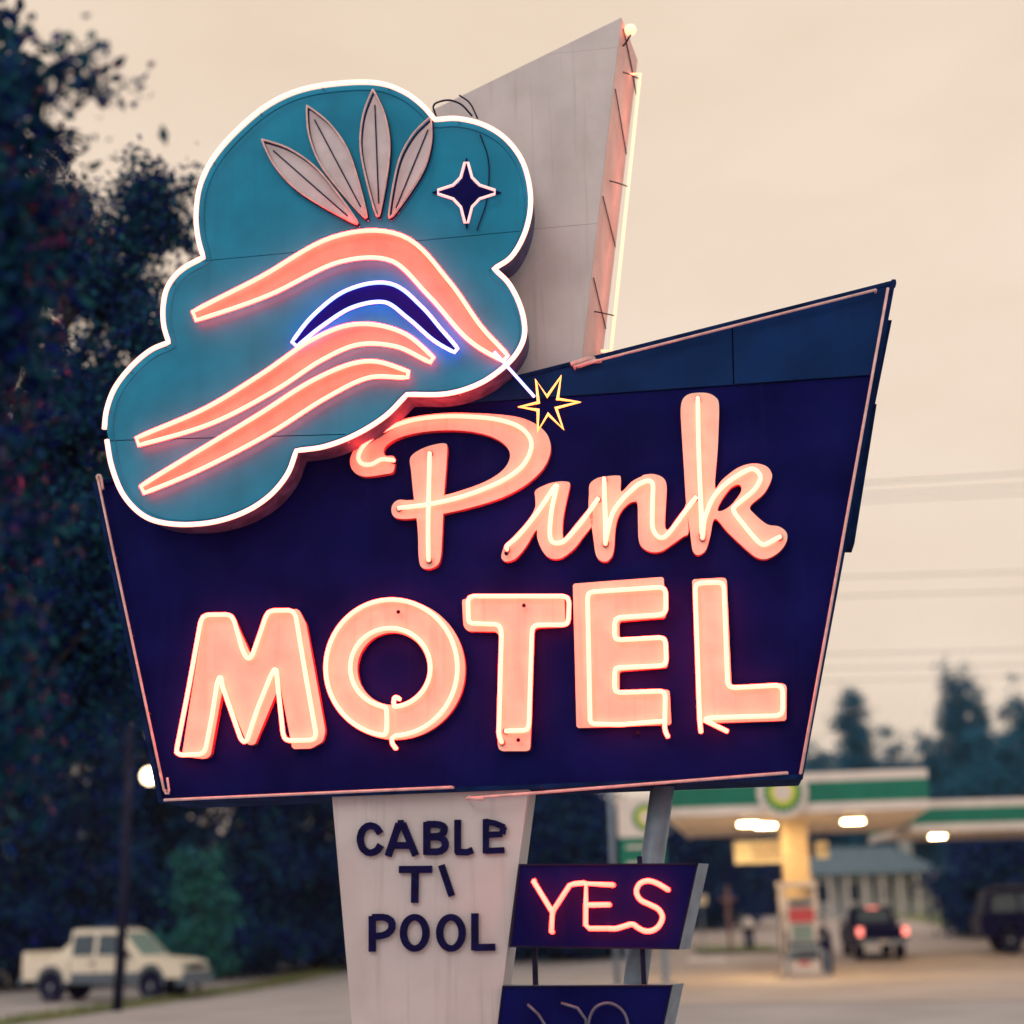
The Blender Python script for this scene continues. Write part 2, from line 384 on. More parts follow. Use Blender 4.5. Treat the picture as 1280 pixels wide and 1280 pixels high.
npan = Z(*zi, [(812,230),(850,190),(910,167),(1040,156),(1062,180),(1066,285),(1150,205),(1230,162)]) + Z(*zk, [(80,606),(140,600),(200,620),(230,672),(226,800),(221,955),(262,958),(340,850),(362,800),(372,900),(375,995),(345,1015),(280,1060),(200,1113),(130,1120),(72,1092),(45,1040),(40,920),(37,800),(20,777)]) + Z(*zi, [(1190,362),(1130,378),(1062,450),(1022,560),(1005,760),(970,830),(930,845),(890,830),(860,780),(842,650),(825,540),(806,430),(808,300)])
ntube = Z(*zi, [(938,700),(960,590),(1000,450),(1080,340),(1180,245)]) + Z(*zk, [(50,665),(105,645),(138,668),(137,780),(135,930),(150,990),(190,1025),(240,1000),(330,880),(425,755)])
letter('coral script letter n', [npan], [ntube, Z(*zi, [(928,180),(932,330),(938,520),(940,690)])], M['pinkscript'], smooth=True)
kpan = Z(*zk, [(325,160),(345,92),(400,62),(500,60),(560,90),(580,140),(577,300),(570,450),(553,690),(600,640),(700,562),(800,530),(890,545),(930,592),(928,640),(880,730),(787,815),(820,870),(900,935),(980,950),(1030,990),(1030,1050),(980,1120),(900,1165),(840,1160),(780,1120),(640,990),(552,897),(520,1020),(490,1110),(440,1140),(405,1110),(390,1010),(362,800),(345,540),(330,300)])
khole = Z(*zk, [(570,838),(600,770),(660,692),(710,670),(730,692),(718,735),(660,808),(600,845)])
letter('coral script letter k with tall stem', [kpan], [Z(*zk, [(438,92),(441,300),(446,500),(458,800),(466,1000)]), Z(*zk, [(470,1025),(484,900),(540,760),(620,670),(720,600),(800,565),(850,600),(850,650),(800,720),(690,810),(680,850),(730,920),(820,1030),(870,1070),(910,1060),(985,1018)])], M['pinkscript'], [khole], smooth=True)
# block word
zm = (210, 740, 5.818); zo = (395, 730, 5.82); zt = (565, 720, 5.565); ze = (705, 710, 4.339)
letter('coral block letter M', [Z(*zm, [(100,1195),(255,205),(275,160),(470,158),(600,450),(725,160),(750,125),(950,125),(1005,230),(1145,1010),(1125,1090),(1040,1138),(905,1142),(808,640),(785,740),(630,1112),(580,1112),(400,690),(310,1190),(270,1215)])],
       [Z(*zm, [(62,1150),(150,700),(240,200),(268,166),(450,164),(480,200),(540,420),(580,495),(610,470),(670,300),(715,165),(745,135),(900,133),(928,165),(1000,600),(1078,1040),(1060,1077),(862,1082),(838,1050),(800,700),(785,545),(750,600),(650,850),(570,1095),(535,1085),(470,900),(390,670),(384,602),(358,650),(320,900),(272,1150),(245,1180),(85,1187),(62,1165)])], M['pink'])
def arc(cx, cy, rx, ry, a0, a1, n=30): return [(cx+rx*math.cos(R(a0+(a1-a0)*i/n)), cy+ry*math.sin(R(a0+(a1-a0)*i/n))) for i in range(n+1)]
otube = Z(*zo, [(605,835),(580,815),(562,840),(568,890)]+arc(540,608,292,288,84,-262,40)+[(512,905),(516,980),(514,1080),(495,1098)]+arc(550,610,480,497,97,440,56)+[(560,1105),(545,1150),(580,1195)])
letter('coral block letter O with neon break at the bottom', [Z(*zo, arc(578,622,508,512,0,354,60))], [otube], M['pink'], [Z(*zo, arc(557,617,256,263,0,351,40))])
letter('coral block letter T with bare foot', [Z(*zt, [(70,172),(78,160),(400,150),(782,148),(790,350),(585,362),(572,380),(545,1200),(530,1218),(340,1218),(318,1190),(330,420),(310,387),(110,385),(80,350)])],
       [Z(*zt, [(345,1155),(325,1110),(345,385),(328,338),(115,330),(110,162),(135,140),(790,140),(815,165),(810,318),(790,340),(572,340),(556,378),(535,1055),(515,1075),(370,1078)])], M['pink'])
letter('coral block letter E with wide left margin', [Z(*ze, [(48,85),(540,48),(552,270),(300,290),(300,378),(556,372),(562,540),(300,560),(300,668),(572,660),(582,850),(68,868)])],
       [Z(*ze, [(562,912),(546,880),(550,690),(540,668),(287,676),(275,660),(275,552),(287,540),(538,530),(555,513),(551,395),(535,376),(288,390),(275,376),(275,287),(290,269),(530,254),(553,238),(552,122),(533,104),(142,130),(128,147),(142,845),(300,850),(535,830)])], M['pink'])
letter('coral block letter L with crossed tube ends', [Z(*ze, [(695,62),(865,52),(882,60),(908,635),(1190,625),(1207,640),(1205,828),(900,838),(738,840)])],
       [Z(*ze, [(742,888),(735,820),(710,102),(725,82),(850,77),(868,95),(888,632),(908,650),(1165,635),(1186,655),(1187,782),(1165,802),(800,812),(755,822),(885,885)])], M['pink'])
# small round hardware on the face
for (px, py) in ((648, 925), (633, 692), (797, 917), (676, 985), (498, 765), (655, 757)):
    q = L(px, py, .06 if py != 917 else .01); MB().lathe([(.004, -.012), (.011, -.006), (.011, .0), (.006, .012)], 8, q, 'y').build('electrode_cap', M['dark'], ms)

# ------------------------------------------------------------------ cloud panel
cs = sroot('cloud_sign', 'teal cloud shaped neon panel bolted to the upper left of the navy sign', 'sign', L(400, 600, .2))
CO = L(400, 600, .2)
zc = (110, 90, 2.207)
lobes = [[(45,985),(52,930),(75,870),(120,812),(172,768),(222,746)], [(222,746),(209,700),(207,648),(220,592),(258,545),(318,511)],
         [(318,511),(303,455),(298,390),(310,310),(350,230),(420,152),(500,88),(590,48),(700,30),(800,30),(870,54),(920,90),(957,131)],
         [(957,131),(1020,128),(1090,145),(1150,182),(1195,240),(1217,310),(1220,380),(1203,450),(1168,510),(1120,543)],
         [(1120,543),(1162,585),(1194,650),(1205,715),(1190,765),(1150,812),(1080,860),(990,888),(880,890)],
         [(880,890),(820,950),(740,1000),(655,1033),(575,1045)], [(575,1045),(550,1110),(500,1170),(430,1215),(340,1243),(240,1248),(160,1228),(100,1170),(66,1090),(52,1015)]]
cl = []
for k, lb in enumerate(lobes):
    c = catmull([Vector(q) for q in Z(*zc, lb)], 6); cl += c if k in (6,) else c[:-1]
DC, DCT = .22, .275
ctube = LP(cl, DCT); cpan = [Vector((q.x, -DC, q.z)) for q in LP(cl, DC+.03)]
ctr = sum(cpan, Vector())/len(cpan)
def inset(poly, d):
    n = len(poly); o = []
    ar = sum(poly[i].x*poly[(i+1) % n].z-poly[(i+1) % n].x*poly[i].z for i in range(n)); sg = 1 if ar > 0 else -1
    for i in range(n):
        t = (poly[(i+1) % n]-poly[i-1]).normalized(); o.append(poly[i]+Vector((-t.z, 0, t.x))*d*sg)
    return o
MB().prism(inset(cpan, .004), -DC+.014, -.03).build('cloud_body', M['tealside'], cs, CO)
s1, s2 = (L(128, 551, DC), L(430, 543, DC)), (L(300, 322, DC), L(650, 289, DC))
pA = clip(cpan, *s1, -1); pBC = clip(cpan, *s1, 1); pB = clip(pBC, *s2, -1); pC = clip(pBC, *s2, 1)
for k, pl in enumerate((pA, pB, pC)):
    MB().prism(inset(pl, .0025), -DC-.0015*(k == 1), -DC+.012).build('face_sheet', M['teal'], cs, CO)
n = len(cpan)
rim_i = inset(cpan, .035)
# raised lip running just inside the edge
lip = [q+Vector((0, -.003, 0)) for q in rim_i]
MB().tube(lip, .0045, 5, True).build('lip', M['teal'], cs, CO)
MB().tube(ctube, .014, 7).build('outline_tube', M['cream'], cs, CO, True)
for k in range(6, len(ctube), 11):
    q = ctube[k]; MB().tube([q+Vector((0, .012, 0)), Vector((q.x, -DC+.01, q.z))], .0035, 5).build('tube_support', M['glass_grey'], cs, CO)
MB().tube(chaikin(LP([(600, 168), (612, 200), (610, 250), (596, 288)], DC+.012), 2), .004, 5).build('wire', M['ink'], cs, CO)
MB().tube(chaikin(LP([(545, 145), (540, 130), (560, 124), (577, 130), (590, 145)], DC-.05), 2), .006, 5).build('conduit', M['dark'], cs, CO)
MB().tube(chaikin(LP([(574, 119), (588, 128), (597, 148)], DC-.08), 2), .005, 5).build('conduit', M['dark'], cs, CO)

# the picture on the cloud: a plain shooting star with four sweeping tails and a fan of petals
DP, DPT = DC+.014, DC+.048
def band(path, half, m_fill, m_tube, r=.0125, label=None, lay=0):
    c = [Vector(q) for q in catmull([Vector(p) for p in path], 8)]; k = len(c)
    hw = [max(.8, half*math.sin(math.pi*min(1, max(0, (i/(k-1))*.9+.06)))**.65) for i in range(k)]
    l, r2 = offset_strip(c, hw); ol = l+r2[::-1]
    P = LP(ol, DP); o = MB().prism([Vector((q.x, 0, q.z)) for q in P], -DP-.002*lay, -DC-.0005*(lay+1)).build('tail', m_fill, cs, CO)
    if label: o['label'] = label
    MB().tube(LP(ol, DPT), r, 7, True).build('neon_tube', m_tube, o, Vector(), True).location = -CO
    return o
band([(243, 395), (330, 358), (420, 312), (495, 310), (548, 360), (592, 415), (632, 448)], 17, M['ribbon'], M['coralneon'], label='upper coral tail', lay=0)
band([(368, 430), (398, 400), (438, 373), (484, 366), (518, 390), (546, 418), (570, 438)], 12, M['navy'], M['blue'], r=.011, label='navy tail edged in pale blue tube', lay=1)
band([(172, 552), (260, 520), (335, 478), (395, 438), (446, 418), (498, 424), (540, 450)], 14, M['ribbon'], M['coralneon'], label='lower coral tail', lay=2)
band([(178, 612), (250, 575), (330, 530), (400, 486), (458, 462), (510, 468)], 14, M['ribbon'], M['coralneon'], label='lowest coral tail', lay=3)
def petal(tip, hub, half):
    a, b = Vector(hub), Vector(tip); t = (b-a); nn = Vector((-t.y, t.x)).normalized(); prof = [(0, .12), (.2, .55), (.45, .95), (.62, 1), (.8, .75), (.93, .32), (1, .02)]
    ol = [a+t*s+nn*half*w_ for s, w_ in prof]+[a+t*s-nn*half*w_ for s, w_ in prof[::-1]]
    c = catmull(ol, 3, True)
    o = MB().prism([Vector((q.x, 0, q.z)) for q in LP(c, DP)], -DC-.010, -DC-.0005).build('petal', M['petal'], cs, CO)
    MB().tube(LP(c, DC+.012), .0055, 6, True).build('outline', M['ink'], o, Vector()).location = -CO
    MB().tube(LP([a+t*.1, a+t*.9], DC+.014), .004, 5).build('vein', M['ink'], o, Vector()).location = -CO
    MB().tube(LP([q+Vector((-2, -3)) for q in c], DC+.05), .006, 6, True).build('unlit_tube', M['glass_off'], o, Vector(), True).location = -CO
for tip, hub, h in (((330, 178), (446, 280), 18), ((386, 136), (458, 272), 19), ((468, 116), (474, 270), 18), ((540, 150), (490, 272), 16)): petal(tip, hub, h)
sp = [(583, 196), (592, 229), (626, 240), (592, 251), (583, 286), (574, 251), (540, 240), (574, 229)]
o = MB().prism([Vector((q.x, 0, q.z)) for q in LP(sp, DP)], -DP, -DC-.0005).build('sparkle', M['navy'], cs, CO)
MB().tube(LP(chaikin([Vector(q) for q in sp], 1, True), DPT), .0085, 6, True).build('neon_tube', M['orchid'], o, Vector(), True).location = -CO
MB().tube(LP([(618, 440), (668, 496)], DCT+.03), .0085, 6).build('streak_tube', M['blue'], cs, CO, True)
star = Z(640, 430, 8, [(240,360),(350,525),(490,325),(455,550),(675,580),(440,640),(512,850),(360,700),(258,870),(260,660),(75,630),(265,585)])
MB().tube(LP(star, DCT+.02), .0105, 6, True).build('star_tube', M['yellow'], cs, CO, True)
for px, py in ((668, 505), (700, 500)):
    q = L(px, py, DCT+.02); MB().tube([q, Vector((q.x, 0, q.z))], .004, 5).build('star_bracket', M['dark'], cs, CO)

# ------------------------------------------------------------------ fin standing behind the cloud
fo = L(660, 460, -.15)
fs = sroot('sign_fin', 'tall off white fin with pink side rising behind the cloud panel', 'sign', fo)
ff = LP([(777, 22), (520, 148), (520, 480), (724, 480)], -.12); fb = LP([(797, 75), (540, 190), (540, 500), (748, 490)], -.52)
zs = lambda t: ff[0].lerp(ff[3], t)
MB().poly(ff, fb).build('fin_body', M['fin'], fs, fo, m2=M['finpink'], pick2=lambda p: p.normal.x > .6)
def fl(px): # sheets of the fin face, split by two thin seams
    return L(*px, -.12)
seams = [(fl((560, 178)), fl((790, 60))), (fl((560, 292)), fl((790, 275)))]
g = [Vector((q.x, 0, q.z)) for q in ff]
s0, s1_ = (fl((690, 68)), fl((790, 58))), (fl((600, 293)), fl((790, 276)))
t_ = clip(g, *[Vector((q.x, 0, q.z)) for q in s0], 1); r_ = clip(g, *[Vector((q.x, 0, q.z)) for q in s0], -1)
m_ = clip(r_, *[Vector((q.x, 0, q.z)) for q in s1_], 1); l_ = clip(r_, *[Vector((q.x, 0, q.z)) for q in s1_], -1)
for k, pl in enumerate((t_, m_, l_)):
    if len(pl) > 2: MB().prism(inset(pl, .002), .115-.001*k, .1195).build('fin_sheet', M['fin'], fs, fo)
tA, tB = L(800, 92, -.40), L(764, 438, -.40)
MB().tube([tA+Vector((-.06, 0, 0)), tA, tB, tB+Vector((-.06, 0, 0))], .010, 7).build('neon_tube', M['finneon'], fs, fo, True)
for t in (.02, .42, .88):
    q = tA.lerp(tB, t); s_ = ff[0].lerp(ff[3], .1+.88*t)
    MB().tube([q, Vector((q.x-.06, q.y-.1, q.z-.02)), Vector((q.x-.16, q.y-.2, q.z-.03))], .004, 5).build('tube_support', M['dark'], fs, fo)
def onside(t, d): return ff[0].lerp(ff[3], t).lerp(fb[0].lerp(fb[3], t), d)+Vector((.006, 0, 0))
MB().tube([onside(.02, .1), onside(.06, .7), onside(.1, 1.1)], .004, 5).build('wire', M['dark'], fs, fo)
for t0, t1 in ((.2, .3), (.5, .58), (.72, .82)): MB().tube([onside(t0, .05), onside((t0+t1)/2, .5), onside(t1, .95)], .0035, 5).build('wire', M['dark'], fs, fo)
q = L(788, 38, -.2); MB().lathe([(.005, -.03), (.03, -.02), (.038, .0), (.03, .025), (.006, .036)], 12, q).build('end_lamp', M['finneon'], fs, fo, True)
MB().tube([q+Vector((0, 0, -.03)), q+Vector((-.03, 0, -.08)), ff[0]+Vector((0, .05, -.16))], .006, 5).build('lamp_stem', M['dark'], fs, fo)
for (px, py, w_) in ((735, 455, 5), (727, 452, 4)):
    q = L(px, py, .03); MB().tube([q+Vector((-.06, .0, -.01)), q+Vector((.03, -.01, .01)), q+Vector((.07, .02, .02))], .012, 6).build('tube_end', M['glass_off'], fs, fo)

# ------------------------------------------------------------------ tapered post with black letters
OFFP = -.03
ptop = [(413, 990), (661, 985)]; slope_l = (440-415)/(1280-1000); slope_r = (622-659)/(1280-997)
A, B = L(414.5, 990, OFFP), L(660.5, 985, OFFP); C0, D0 = L(440, 1280, OFFP), L(622, 1280, OFFP)
def toground(a, c): return a+(c-a)*((a.z+.3)/(a.z-c.z))
C1, D1 = toground(A, C0), toground(B, D0); cx = (C1.x+D1.x)/2
po = Vector((cx, .2, 0))
ps = sroot('post_sign', 'pale tapering sign post lettered in black beneath the navy sign', 'sign', po)
MB().prism([A, B, D1, C1], -OFFP, .36).build('post', M['white'], ps, po)
zl = (430, 1010, 5.818)
def caps(label, strokes, wd=25):
    mb = MB()
    for k, s_ in enumerate(strokes):
        p = [Vector(q) for q in s_]
        if len(p) > 2 and len(p) > 4: p = chaikin(p, 1)
        l, r_ = offset_strip(p, wd); q = LP(Z(*zl, [(a.x, a.y) for a in l+r_[::-1]]), OFFP+.022)
        mb.prism(q, -OFFP-.022-.0012*k, -OFFP-.004)
    o = mb.build('letter', M['plastic'], ps, po); o['label'] = label
caps('black letter C', [[(262,185),(232,138),(180,124),(132,158),(112,225),(132,296),(180,330),(235,314),(266,268)]])
caps('black letter A', [[(318,350),(398,112)], [(520,345),(424,112)], [(390,112),(432,112)], [(365,272),(470,272)]])
caps('black letter B', [[(600,100),(600,340)], [(600,118),(690,118),(728,135),(726,175),(695,205),(600,208)], [(600,210),(695,210),(735,240),(734,290),(695,318),(600,318)]])
caps('black letter L with broken foot', [[(825,85),(825,330)], [(810,318),(895,322),(935,305)]], 24)
caps('black letter E with bent top', [[(1030,80),(1030,330)], [(1030,312),(1165,306)], [(1030,195),(1150,190)], [(1030,98),(1100,112),(1165,140)], [(1150,190),(1160,135)]], 22)
caps('black letter T', [[(398,447),(638,445)], [(516,447),(512,690)]], 26)
caps('remaining half of a black letter V', [[(706,415),(782,640)]], 24)
caps('black letter P', [[(203,785),(203,1045)], [(203,795),(300,793),(348,825),(346,885),(300,925),(203,935)]], 25)
for cx_ in (512, 776):
    mb = MB(); q = LP(Z(*zl, arc(cx_, 908, 108, 138, 0, 352, 36)), OFFP+.022); h = LP(Z(*zl, arc(cx_, 908, 56, 90, 0, 350, 30)), OFFP+.022)
    mb.prism(q, -OFFP-.022, -OFFP-.004, [h]); mb.build('letter', M['plastic'], ps, po)['label'] = 'black letter O'
caps('second black letter L', [[(950,765),(950,1035)], [(950,1015),(1098,1012)]], 26)

# ------------------------------------------------------------------ leaning steel pole
P0, P1 = L(828, 985, -.22), L(795, 1225, -.22); PB = P1+(P1-P0)*((P1.z)/(P0.z-P1.z))
pr = sroot('steel_pole', 'leaning grey steel pole carrying the navy sign beside the small neon boxes', 'pole', PB)
dirp = (PB-P0).normalized(); top = P0-dirp*.5
MB().tube([top, PB-dirp*.02], .062, 20).build('pole_shaft', M['steel'], pr, PB, True)
MB().lathe([(.16, 0), (.16, .02), (.075, .021), (.075, .06)], 20, PB).build('base_plate', M['steel'], pr, PB)
for k in range(4):
    a_ = k*math.pi/2+.4; MB().lathe([(.014, .02), (.014, .05), (.004, .055)], 6, PB+Vector((.12*math.cos(a_), .12*math.sin(a_), 0))).build('bolt', M['dark'], pr, PB)
# ------------------------------------------------------------------ small neon boxes
def smallbox(name, label, face, depth, base):
    r0 = sroot(name, label, 'sign', base); F_ = LP(face, -.01)
    MB().poly([Vector((q.x, .018, q.z)) for q in F_], [Vector((q.x+(.05 if i in (1, 2) else .004), .018+depth, q.z)) for i, q in enumerate(F_)]).build('box_body', M['steel'], r0, base)
    MB().prism(inset([Vector((q.x, 0, q.z)) for q in F_], .002), .01, .0175).build('box_face', M['navy'], r0, base)
    for i in range(4):
        p, q = F_[i], F_[(i+1) % 4]; c = sum(F_, Vector())/4; t = (q-p).normalized(); nn = Vector((-t.z, 0, t.x))*.008
        if nn.dot(c-p) < 0: nn = -nn
        MB().prism([p, q, q+nn, p+nn], .002+.0007*i, .012).build('box_edge', M['dark'], r0, base)
    return r0
yb = L(750, 1185, -.05)
ys_ = smallbox('vacancy_sign', 'small dark slanted box reading YES in red neon', [(649, 1080), (873, 1079), (849, 1187), (637, 1184)], .14, yb)
zy = (630, 1070, 4.923)
def tubes(mb, paths, off, r, back):
    for p in paths:
        q = LP(catmull([Vector(x) for x in p], 5) if len(p) > 6 else [Vector(x) for x in p], off); q = [q[0]+Vector((0, back, 0))]+q+[q[-1]+Vector((0, back, 0))]
        mb.tube(q, r, 7)
    return mb
def yes(label, paths, parent=ys_):
    o = tubes(MB(), [Z(*zy, p) for p in paths], .04, .013, .045).build('neon_letter', M['red'], parent, yb, True); o['label'] = label
yes('red neon letter Y', [[(180,152),(298,345),(292,468)], [(296,348),(405,180),(430,172),(492,166)]])
yes('red neon letter E', [[(668,178),(506,170),(504,300),(503,425),(525,446),(640,446)], [(506,302),(645,300)]])
yes('red neon letter S joined to the E', [[(640,446),(690,446),(740,432),(790,420),(830,445),(870,462),(915,458),(955,428),(975,375),(950,328),(895,298),(840,270),(815,222),(835,172),(885,153),(945,170),(1008,207)]])
for px in (668, 803):
    q = L(px, 1186, -.06); MB().box(q.x-.012, q.x+.012, q.y-.01, q.y+.03, q.z-.2, q.z+.01).build('bracket', M['dark'], ys_, yb)
q0 = L(800, 1078, -.1); MB().box(q0.x-.012, q0.x+.012, .06, .10, q0.z-.01, q0.z+.03).build('bracket', M['dark'], ys_, yb)
lb = L(740, 1400, -.05)
ls = smallbox('unlit_neon_box', 'dark unlit neon box below the YES box', [(628, 1232), (841, 1231), (808, 1385), (610, 1380)], .14, lb)
o = tubes(MB(), [[(660, 1256), (673, 1268), (683, 1284), (687, 1330)], [(702, 1254), (722, 1260), (732, 1274), (734, 1290)], [(736, 1330), (735, 1285), (742, 1262), (757, 1254), (772, 1258), (783, 1272), (786, 1300), (783, 1335), (757, 1350), (736, 1330)]], .03, .008, .035).build('unlit_tube', M['glass_grey'], ls, lb, True)

# ------------------------------------------------------------------ trees
def leafmesh(name, pts, size, m, parent, rng, asp=.5, droop=.25):
    n = len(pts); d = rng.normal(size=(n, 3)); d[:, 2] -= droop; d /= np.linalg.norm(d, axis=1)[:, None]
    s = rng.normal(size=(n, 3)); s -= d*(s*d).sum(1)[:, None]; s /= np.linalg.norm(s, axis=1)[:, None]
    sz = size*rng.uniform(.6, 1.3, (n, 1)); nn = np.cross(d, s)
    v = np.stack([pts, pts+d*sz*.5+s*sz*asp*.5+nn*sz*.1, pts+d*sz, pts+d*sz*.5-s*sz*asp*.5+nn*sz*.1], 1).reshape(-1, 3)
    me = bpy.data.meshes.new(name); me.vertices.add(4*n); me.vertices.foreach_set('co', v.astype(np.float32).ravel())
    me.loops.add(4*n); me.polygons.add(n)
    me.loops.foreach_set('vertex_index', np.arange(4*n, dtype=np.int32)); me.polygons.foreach_set('loop_start', np.arange(0, 4*n, 4, dtype=np.int32))
    me.update(calc_edges=True); me.materials.append(m)
    o = bpy.data.objects.new(name, me); col.objects.link(o); o.parent = parent; return o
def cloudpts(rng, blobs, n, nclump, sig, hollow=.45):
    """leaf positions in clumps through a set of ellipsoids (cx,cy,cz,rx,ry,rz)"""
    vol = np.array([b[3]*b[4]*b[5] for b in blobs])**.75; vol /= vol.sum(); out = []
    for b, f in zip(blobs, vol):
        k = max(4, int(nclump*f)); d = rng.normal(size=(k, 3)); d /= np.linalg.norm(d, axis=1)[:, None]
        c = d*(rng.uniform(hollow, 1.0, (k, 1)))*np.array(b[3:6])+np.array(b[:3]); w_ = rng.uniform(.5, 1.6, k)
        m_ = max(8, int(n*f)); ix = rng.choice(k, m_, p=w_/w_.sum())
        off = rng.normal(size=(m_, 3))*sig*rng.uniform(.6, 1.3, (m_, 1)); off[:, 2] *= .7
        out.append(c[ix]+off)
    return np.concatenate(out)
def tree(name, label, base, h, blobs, n, size, m, seed, nclump=90, sig=.35, trunk_r=.16, group=None, limbs=7, cat='tree', crownname='crown', hollow=.45, lean=(0, 0)):
    rng = np.random.default_rng(seed); x, y = base; z = zg(x, y)
    rt = empty(name, label, cat, (x, y, z), 0, group)
    mb = MB(); tp = [Vector((lean[0]*t*t+.12*math.sin(3*t+seed), lean[1]*t*t, h*.9*t-.1*(t == 0))) for t in (0, .2, .4, .6, .8, 1)]
    mb.tube(catmull(tp, 3), [trunk_r*(1-.85*i/15)+.01 for i in range(16)], 8)
    for b in blobs:
        for k in range(max(1, limbs//len(blobs))):
            e = Vector((b[0]+rng.uniform(-.6, .6)*b[3], b[1]+rng.uniform(-.6, .6)*b[4], b[2]+rng.uniform(-.5, .6)*b[5]))
            t = min(.95, max(.15, (e.z-.25*h*.6)/h)); s_ = tp[0].lerp(tp[-1], t*.8); s_ = catmull(tp, 3)[int(t*.8*15)]
            mid = s_.lerp(e, .5)+Vector((0, 0, .1*h*.3)); mb.tube(catmull([s_, mid, e], 4), [trunk_r*.45*(1-i/9)+.008 for i in range(9)], 6)
    mb.build('trunk', M['bark'], rt)
    P = cloudpts(rng, blobs, n, nclump, sig, hollow); P = P[P[:, 2] > .05]
    leafmesh(crownname, P, size, m, rt, rng)
    return rt
# near, out of focus, overhanging from the left
def rel(base, pts): return [(p[0]-base[0], p[1]-base[1], p[2]-zg(*base), *p[3:]) for p in pts]
def B_(px, py, Y, rx, ry, rz): q = U(px, py, Y); return (q.x, q.y, q.z, rx, ry, rz)
bs = (-3.0, 4.6)
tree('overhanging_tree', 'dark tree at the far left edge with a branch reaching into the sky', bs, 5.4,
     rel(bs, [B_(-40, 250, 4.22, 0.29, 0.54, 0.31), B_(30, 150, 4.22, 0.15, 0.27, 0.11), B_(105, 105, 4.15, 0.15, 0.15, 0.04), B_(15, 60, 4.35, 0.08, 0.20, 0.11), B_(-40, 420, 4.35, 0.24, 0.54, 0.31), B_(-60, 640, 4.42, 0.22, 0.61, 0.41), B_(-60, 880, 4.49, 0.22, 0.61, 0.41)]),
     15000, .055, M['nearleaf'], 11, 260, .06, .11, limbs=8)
ot = [o_ for o_ in bpy.data.objects if o_.name == 'overhanging_tree'][0]
rg_ = np.random.default_rng(9); c_ = U(0, 205, 4.1)-Vector((bs[0], bs[1], 0))
leafmesh('red_leaves', rg_.normal(size=(40, 3))*np.array((.015, .03, .02))+np.array(c_), .05, M['redleaf'], ot, rg_)
bs = (-6.2, 16.5)
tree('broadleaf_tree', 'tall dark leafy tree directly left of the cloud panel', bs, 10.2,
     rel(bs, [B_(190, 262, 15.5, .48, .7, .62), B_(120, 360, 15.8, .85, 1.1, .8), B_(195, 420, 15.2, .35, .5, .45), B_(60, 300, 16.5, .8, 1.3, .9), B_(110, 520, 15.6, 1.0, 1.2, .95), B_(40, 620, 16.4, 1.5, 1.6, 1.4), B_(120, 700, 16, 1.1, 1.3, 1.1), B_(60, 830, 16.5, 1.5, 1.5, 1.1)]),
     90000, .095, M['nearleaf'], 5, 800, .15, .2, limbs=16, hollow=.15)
G1 = 'dark trees behind the road'
specs = [(-20.5, 47, 16, 3.6), (-15.8, 50, 17.5, 3.8), (-11.5, 53, 16, 3.6), (-7.2, 56, 15, 3.4), (-2.6, 60, 14, 3.2), (1.2, 58, 9.5, 2.3)]
labs = ['dark tree behind the pale pickup, leftmost of the row', 'tall dark tree rising above the pale pickup roof', 'dark tree behind the green bush left of the pale post', 'dark tree just left of the pale lettered post',
        'dark tree hidden mostly behind the pale lettered post', 'dark teal tree between the pale post and the leaning pole']
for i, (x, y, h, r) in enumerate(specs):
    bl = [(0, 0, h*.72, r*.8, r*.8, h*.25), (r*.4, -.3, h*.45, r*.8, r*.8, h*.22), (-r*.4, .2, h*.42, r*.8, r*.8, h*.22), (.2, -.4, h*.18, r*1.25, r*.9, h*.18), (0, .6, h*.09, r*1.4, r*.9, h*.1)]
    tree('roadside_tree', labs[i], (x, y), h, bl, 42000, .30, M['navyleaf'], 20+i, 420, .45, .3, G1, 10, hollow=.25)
bs = (-9.4, 46)
tree('green_bush', 'bright green leafy bush behind the bonnet of the pale pickup', bs, 4.6, [(-.2, 0, 3.5, .9, .6, .9), (.2, -.2, 2.2, 1.1, .7, .9), (.5, -.2, 1.2, 1.3, .8, .7), (-.9, 0, 1.2, .8, .6, .6)], 3000, .24, M['greenleaf'], 41, 34, .22, .08, cat='bush', limbs=6)
bs = (-3.5, 52)
tree('grey_green_shrub', 'dim grey green shrub in shade just left of the pale post', bs, 5, [(0, 0, 3.9, .8, .6, .8), (.4, -.1, 2.4, .6, .5, .5)], 1500, .22, M['tealleaf'], 42, 50, .2, .07, cat='bush', limbs=4)
# trees beyond the filling station
def spire(name, label, px, Y, top, h_w, n, m, seed, low=0, size=.34):
    q = U(px, top, Y); x = q.x; z = zg(x, Y); h = q.z-z; bl = []
    for k in range(13):
        t = k/12; bl.append((.14*h_w*math.sin(k*2.3+seed), 0, h*(.10+.83*t), h_w*(1.02-t)**.6*.9+.15, h_w*(1.05-t)**.6*.9+.15, h*.10))
    return tree(name, label, (x, Y), h, bl, n*3, size*.8, m, seed, 520, .32, .22, 'trees beyond the filling station', 9, hollow=.2)
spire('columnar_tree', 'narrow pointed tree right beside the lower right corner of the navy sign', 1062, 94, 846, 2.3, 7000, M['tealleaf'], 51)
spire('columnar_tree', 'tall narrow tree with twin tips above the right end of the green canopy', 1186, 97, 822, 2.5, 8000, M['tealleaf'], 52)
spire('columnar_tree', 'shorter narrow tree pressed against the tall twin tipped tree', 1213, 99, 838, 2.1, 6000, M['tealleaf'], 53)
spire('columnar_tree', 'dark tree cut off by the right edge above the far canopy', 1276, 93, 850, 4.0, 9000, M['tealleaf'], 54)
